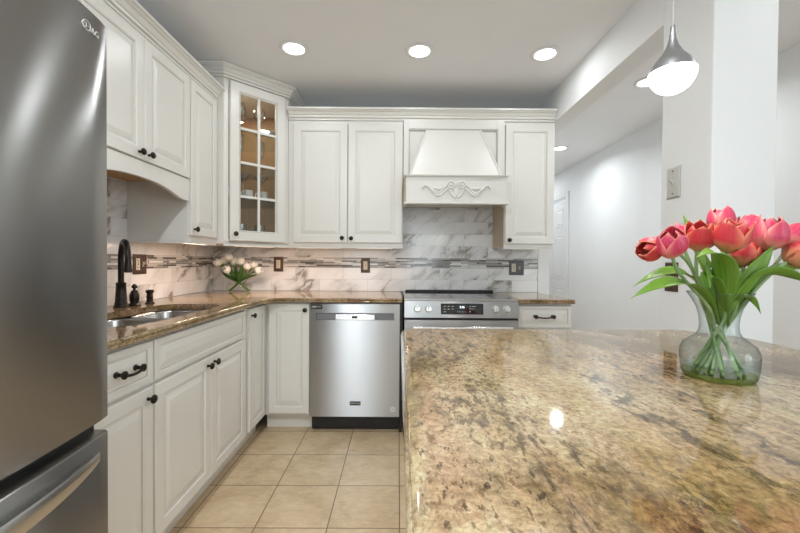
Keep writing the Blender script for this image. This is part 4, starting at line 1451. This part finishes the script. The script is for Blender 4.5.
def leafmesh(ctrl, width, fold=.35, n=16, twist=0.0):
    pts = bez(*ctrl, n=n); rows = []
    up = Vector((0, 0, 1))
    for i, p in enumerate(pts):
        s = i / n
        T_ = (pts[min(n, i + 1)] - pts[max(0, i - 1)]).normalized()
        side = T_.cross(up)
        if side.length < .2: side = T_.cross(Vector((0, 1, 0)))
        side.normalize()
        nn = side.cross(T_).normalized()
        ca, sa = math.cos(twist * (.4 + s)), math.sin(twist * (.4 + s))
        side, nn = side * ca + nn * sa, nn * ca - side * sa
        w = width * (math.sin(PI * min(1, .10 + .90 * s)) ** .8) * (1 if s < 1 else 0) * (.62 + .38 * math.sin(PI * s))
        if i == n: w = .0004
        row = []
        for j in range(7):
            tt = -1 + j / 3
            row.append((p + side * w * tt + nn * fold * w * (abs(tt) ** 1.5) + nn * .0015 * math.sin(9 * s + tt * 2), (tt + 1) / 2, s))
        rows.append(row)
    return uvgrid(rows)


def tulip(label, group, base, head, d, size, mats, stemR=.0032, openness=.55, leaf_=None, mid=None, pm='petal', rnd=0):
    """base: foot of stem; head: base of bloom; d: bloom axis"""
    d = Vector(d).normalized(); base = Vector(base); head = Vector(head)
    t = thing('tulip', label, 'flower', tuple(base), 0, group)
    q = Vector((0, 0, 1)).rotation_difference(d).to_matrix().to_4x4()
    Mx = Matrix.Translation(head - base) @ q
    for k in range(6):
        outer_ = k % 2 == 0
        a = k * PI / 3 + rnd
        mb = petal(a, size * .48, size * (1.12 + .06 * math.sin(k * 2.3 + rnd)), openness + (.06 if outer_ else -.08), outer_, .04 + .05 * math.sin(k * 1.7 + rnd * 2) if outer_ else 0)
        mb.v = [tuple(Mx @ Vector(p)) for p in mb.v]
        build('petal', mb, M[mats[0]], t, smooth=True, solid=.0008, ang=180)
    h = head - base
    if mid is None:
        c1 = h * .33; c2 = h - d * (h.length * .33)
    else:
        c1 = Vector(mid) - base; c2 = h - d * (h.length * .25)
    pts = bez((0, 0, 0), c1, c2, h + d * .004, 14)
    build('stem', MB().tube(pts, stemR, 10), M[mats[1]], t, smooth=True)
    if leaf_:
        for (ctrl, wd, fo, tw) in leaf_:
            lm = leafmesh([Vector(c) - base for c in ctrl], wd, fo, 16, tw)
            build('leaf', lm, M[mats[2]], t, smooth=True, solid=.0007, ang=180)
    return t


# glass vase on the island
VX, VY = .700, .830
VP_IN = [(.0, .012), (.070, .012), (.0775, .022), (.0812, .036), (.0815, .050), (.0735, .072), (.055, .090), (.0415, .103), (.038, .116), (.040, .130), (.046, .148), (.057, .166), (.0735, .184)]
v_out = [(.064, .0005), (.075, .002), (.0790, .010), (.0820, .032), (.0830, .050), (.0815, .062), (.0745, .074), (.0600, .084), (.0480, .092), (.0420, .102), (.0405, .116), (.0425, .134), (.0480, .152), (.0570, .168), (.0690, .1845)]
VS = .84
v_out = [(r * VS, z) for r, z in v_out]
vs_t = thing('flower_vase', 'clear glass vase with a flared rim holding the pink tulips', 'vase', (VX, VY, ZC))
build('vase_wall', MB().lathe(v_out[1:], (0, 0, 0), 'z', 48).lathe([(r * VS, z) for r, z in [(.0693, .1842), (.0702, .1860), (.0688, .1868), (.0676, .1850)]], (0, 0, 0), 'z', 48, closed=True), M['vase'], vs_t, smooth=True, ang=80)
# drop the flat caps made by the lathe helper
me = vs_t.children[0].data
bm = bmesh.new(); bm.from_mesh(me)
bmesh.ops.delete(bm, geom=[f for f in bm.faces if len(f.verts) > 8], context='FACES_ONLY'); bm.to_mesh(me); bm.free()
build('vase_base', MB().lathe([(r * VS, z) for r, z in [(0, .0008), (.068, .0006), (.0735, .0025), (.0770, .009), (.0772, .0135), (.070, .0125), (0, .0115)]], (0, 0, 0), 'z', 40), M['vasebase'], vs_t, smooth=True)
ws = build('water_surface', MB().lathe([(r * VS, z) for r, z in [(0, .026), (.0795, .026), (.0795, .0263), (0, .0263)]], (0, 0, 0), 'z', 40), M['water'], vs_t, smooth=True)
ws['label'] = 'shallow water in the vase'

K = 1.0375


def at(x, z, y):
    """a point seen from the camera at depth .83 in direction (x,z)@.80, moved to depth y"""
    s = y / .80
    return Vector((x * s, y, CAM_H + (z - CAM_H) * s))


NZ = ZC + .115     # the vase neck
TL = [  # centre of bloom (x,z at .80), depth, axis, size, stem foot angle, label
    (.527, 1.192, .80, (-.85, -.15, -.10), .052, 0.4, 'coral pink tulip, the leftmost bloom, drooping to the left', 'petal'),
    (.571, 1.203, .77, (-.35, -.35, .75), .058, 0.9, 'pale pink tulip second from the left, in front of a darker bloom', 'petal2'),
    (.586, 1.222, .86, (-.25, .2, .9), .050, 3.9, 'tulip half hidden behind the two leftmost blooms', 'petal2'),
    (.631, 1.219, .80, (-.15, -.35, .9), .058, 5.6, 'wide open coral tulip left of the highest bloom', 'petal'),
    (.675, 1.254, .90, (-.05, .1, 1), .056, 4.5, 'deep pink tulip, the highest bloom of the vase', 'petal2'),
    (.701, 1.220, .76, (.06, -.30, .95), .064, 2.4, 'salmon tulip opening towards the camera under the highest bloom', 'petal'),
    (.735, 1.240, .90, (.2, .2, .95), .056, 3.5, 'pink tulip partly hidden between the salmon and the large bloom', 'petal2'),
    (.776, 1.226, .80, (.10, -.1, 1), .070, 2.9, 'large upright pink tulip right of the centre with a closed cup', 'petal2'),
    (.731, 1.186, .82, (.1, -.10, 1), .056, 1.6, 'low red tulip below the others in the middle of the bunch', 'petal'),
    (.828, 1.218, .84, (.55, .1, .8), .060, 3.2, 'pink tulip at the right, upper of the two at the picture edge', 'petal2'),
    (.846, 1.186, .78, (.65, -.2, .55), .058, 2.6, 'pink tulip at the right edge, lower and nearer of the two', 'petal'),
]
for i, (x, z, y, d, sz, fa, lab, pm) in enumerate(TL):
    c = at(x, z, y); dd = Vector(d).normalized()
    sz *= .93
    head = c - dd * sz * .58
    foot = Vector((VX + .047 * math.cos(fa + .3), VY + .047 * math.sin(fa + .3), ZC + .014))
    # bring the stem through the neck
    off = (head - Vector((VX, VY, head.z)));
    if off.length > .001: off = off.normalized() * .016
    neck = Vector((VX, VY, NZ)) + off
    mid = neck + (neck - foot) * .05
    t = tulip(lab, 'pink tulips in the glass vase', foot, head, dd, sz, (pm, 'stem', 'leaf'), .0036, .50 if i not in (3, 5) else .74, rnd=i * .7)
    # replace the stem by one passing through the neck
    for ch in t.children:
        if ch.name.startswith('stem'):
            hh = head - foot; nk = neck - foot
            a = bez((0, 0, 0), nk * .4, nk * .8, nk, 7)
            tdir = (nk).normalized()
            L_ = (hh - nk).length
            b2 = bez(nk, nk + tdir * L_ * .35, hh - dd * L_ * .35, hh + dd * .004, 9)
            me_new = MB().tube(a + b2[1:], .0036, 10)
            old = ch.data
            nm = bpy.data.meshes.new('stem'); nm.from_pydata(me_new.v, [], me_new.f)
            for p in nm.polygons: p.use_smooth = True
            nm.materials.append(M['stem']); ch.data = nm
    TL[i] = TL[i] + (t, foot)


def add_leaf(i, ctrl, w, fold, tw):
    t, foot = TL[i][8], TL[i][9]
    lm = leafmesh([Vector(c) - foot for c in ctrl], w, fold, 18, tw)
    build('leaf', lm, M['leaf'], t, smooth=True, solid=.0008, ang=180)


N_ = Vector((VX, VY, NZ))
add_leaf(1, [N_ + Vector((-.01, -.01, .0)), at(.635, 1.150, .80), at(.565, 1.135, .76), at(.489, 1.088, .77)], .022, .25, .35)
add_leaf(0, [N_ + Vector((-.012, .005, .0)), at(.640, 1.165, .84), at(.565, 1.165, .84), at(.494, 1.113, .84)], .016, .25, .5)
add_leaf(3, [N_ + Vector((-.008, .01, .0)), at(.655, 1.15, .84), at(.615, 1.215, .86), at(.594, 1.268, .87)], .013, .3, .9)
add_leaf(5, [N_ + Vector((.0, -.012, .0)), at(.690, 1.14, .78), at(.690, 1.222, .74), at(.622, 1.172, .72)], .023, .25, .3)
add_leaf(5, [N_ + Vector((.008, -.012, .0)), at(.672, 1.13, .78), at(.640, 1.18, .78), at(.655, 1.110, .76)], .018, .3, .8)
add_leaf(7, [N_ + Vector((.012, .0, .0)), at(.735, 1.12, .80), at(.765, 1.155, .78), at(.792, 1.208, .78)], .020, .3, .95)
add_leaf(9, [N_ + Vector((.012, -.004, .0)), at(.735, 1.175, .80), at(.805, 1.150, .77), at(.880, 1.118, .76)], .022, .3, .4)
add_leaf(10, [N_ + Vector((.012, .006, .0)), at(.730, 1.150, .84), at(.790, 1.165, .84), at(.875, 1.150, .84)], .019, .3, .5)
add_leaf(8, [N_ + Vector((.015, .0, .02)), at(.722, 1.11, .80), at(.745, 1.10, .80), at(.763, 1.057, .80)], .009, .3, .4)
add_leaf(6, [N_ + Vector((.004, .012, .0)), at(.700, 1.11, .86), at(.72, 1.16, .86), at(.705, 1.20, .86)], .017, .3, .8)
add_leaf(4, [N_ + Vector((-.004, .012, .0)), at(.665, 1.11, .86), at(.65, 1.16, .86), at(.640, 1.19, .86)], .017, .3, .7)

# white tulips in the corner
WX, WY = -1.265, 3.045
vt = thing('glass_bowl_vase', 'small clear glass bowl vase holding the white tulips in the corner', 'vase', (WX, WY, ZC))
build('vase_wall', MB().lathe([(.070, .002), (.088, .010), (.097, .028), (.094, .048), (.082, .064), (.074, .074)], (0, 0, 0), 'z', 32), M['clearbowl'], vt, smooth=True)
me = vt.children[0].data
bm = bmesh.new(); bm.from_mesh(me)
bmesh.ops.delete(bm, geom=[f for f in bm.faces if len(f.verts) > 8 and f.calc_center_median().z > .05], context='FACES_ONLY'); bm.to_mesh(me); bm.free()


def wat(x, z, y): s = y / 3.02; return Vector((x * s, y, CAM_H + (z - CAM_H) * s))


WT = [(-1.425, 1.145, 3.03, (-.75, -.2, .55), 'white tulip bloom at the far left of the corner bunch'),
      (-1.375, 1.160, 3.08, (-.4, 0, .9), 'white tulip bloom second from the left in the corner bunch'),
      (-1.335, 1.185, 3.04, (-.15, 0, 1), 'white tulip, the highest bloom of the corner bunch'),
      (-1.290, 1.150, 3.08, (0, .1, 1), 'white tulip bloom right of the highest one in the corner bunch'),
      (-1.243, 1.155, 3.03, (.15, -.1, 1), 'white tulip bloom above the middle leaves of the corner bunch'),
      (-1.190, 1.120, 3.02, (.35, -.2, .9), 'white tulip bloom in the right half of the corner bunch'),
      (-1.140, 1.130, 3.06, (.5, .1, .8), 'white tulip bloom behind the rightmost pair of the corner bunch'),
      (-1.100, 1.085, 3.02, (.9, -.2, .25), 'white tulip bloom drooping at the far right of the corner bunch'),
      (-1.355, 1.090, 2.97, (-.3, -.8, .2), 'white tulip facing the room, the lowest bloom at the left')]
for i, (x, z, y, d, lab) in enumerate(WT):
    c = wat(x, z, y); dd = Vector(d).normalized(); sz = .058
    head = c - dd * sz * .58
    sgn = 1 if x < -1.26 else -1
    foot = Vector((WX + sgn * (.074 + .004 * (i % 3)), WY - .012 + .008 * (i % 4), ZC + .010))
    tulip(lab, 'white tulips in the corner vase', foot, head, dd, sz, ('wpetal', 'stemd', 'leafd'), .0052, .5, rnd=i, mid=(WX - sgn * .030, WY, ZC + .085))
def wleaf(i, ctrl, w):
    nm = [o for o in bpy.data.objects if o.get('label') == WT[i][4]][0]
    foot = nm.location
    lm = leafmesh([Vector(c) - foot for c in ctrl], w, .3, 14, .5)
    build('leaf', lm, M['leafd'], nm, smooth=True, solid=.001, ang=180)
CN = Vector((WX, WY - .01, ZC + .072))
wleaf(0, [CN, CN + Vector((-.05, 0, .02)), CN + Vector((-.11, 0, .045)), CN + Vector((-.150, 0, .115))], .017)
wleaf(2, [CN, CN + Vector((-.02, 0, .04)), CN + Vector((-.05, -.02, .07)), CN + Vector((-.060, -.02, .130))], .022)
wleaf(3, [CN, CN + Vector((-.005, -.02, .04)), CN + Vector((-.01, -.03, .08)), CN + Vector((-.012, -.03, .150))], .022)
wleaf(4, [CN, CN + Vector((.01, -.02, .04)), CN + Vector((.03, -.03, .08)), CN + Vector((.055, -.03, .145))], .022)
wleaf(5, [CN, CN + Vector((.04, 0, .02)), CN + Vector((.09, 0, .06)), CN + Vector((.165, 0, .060))], .018)
wleaf(1, [CN, CN + Vector((-.03, -.01, .02)), CN + Vector((-.06, -.02, .05)), CN + Vector((-.085, -.02, .06))], .02)
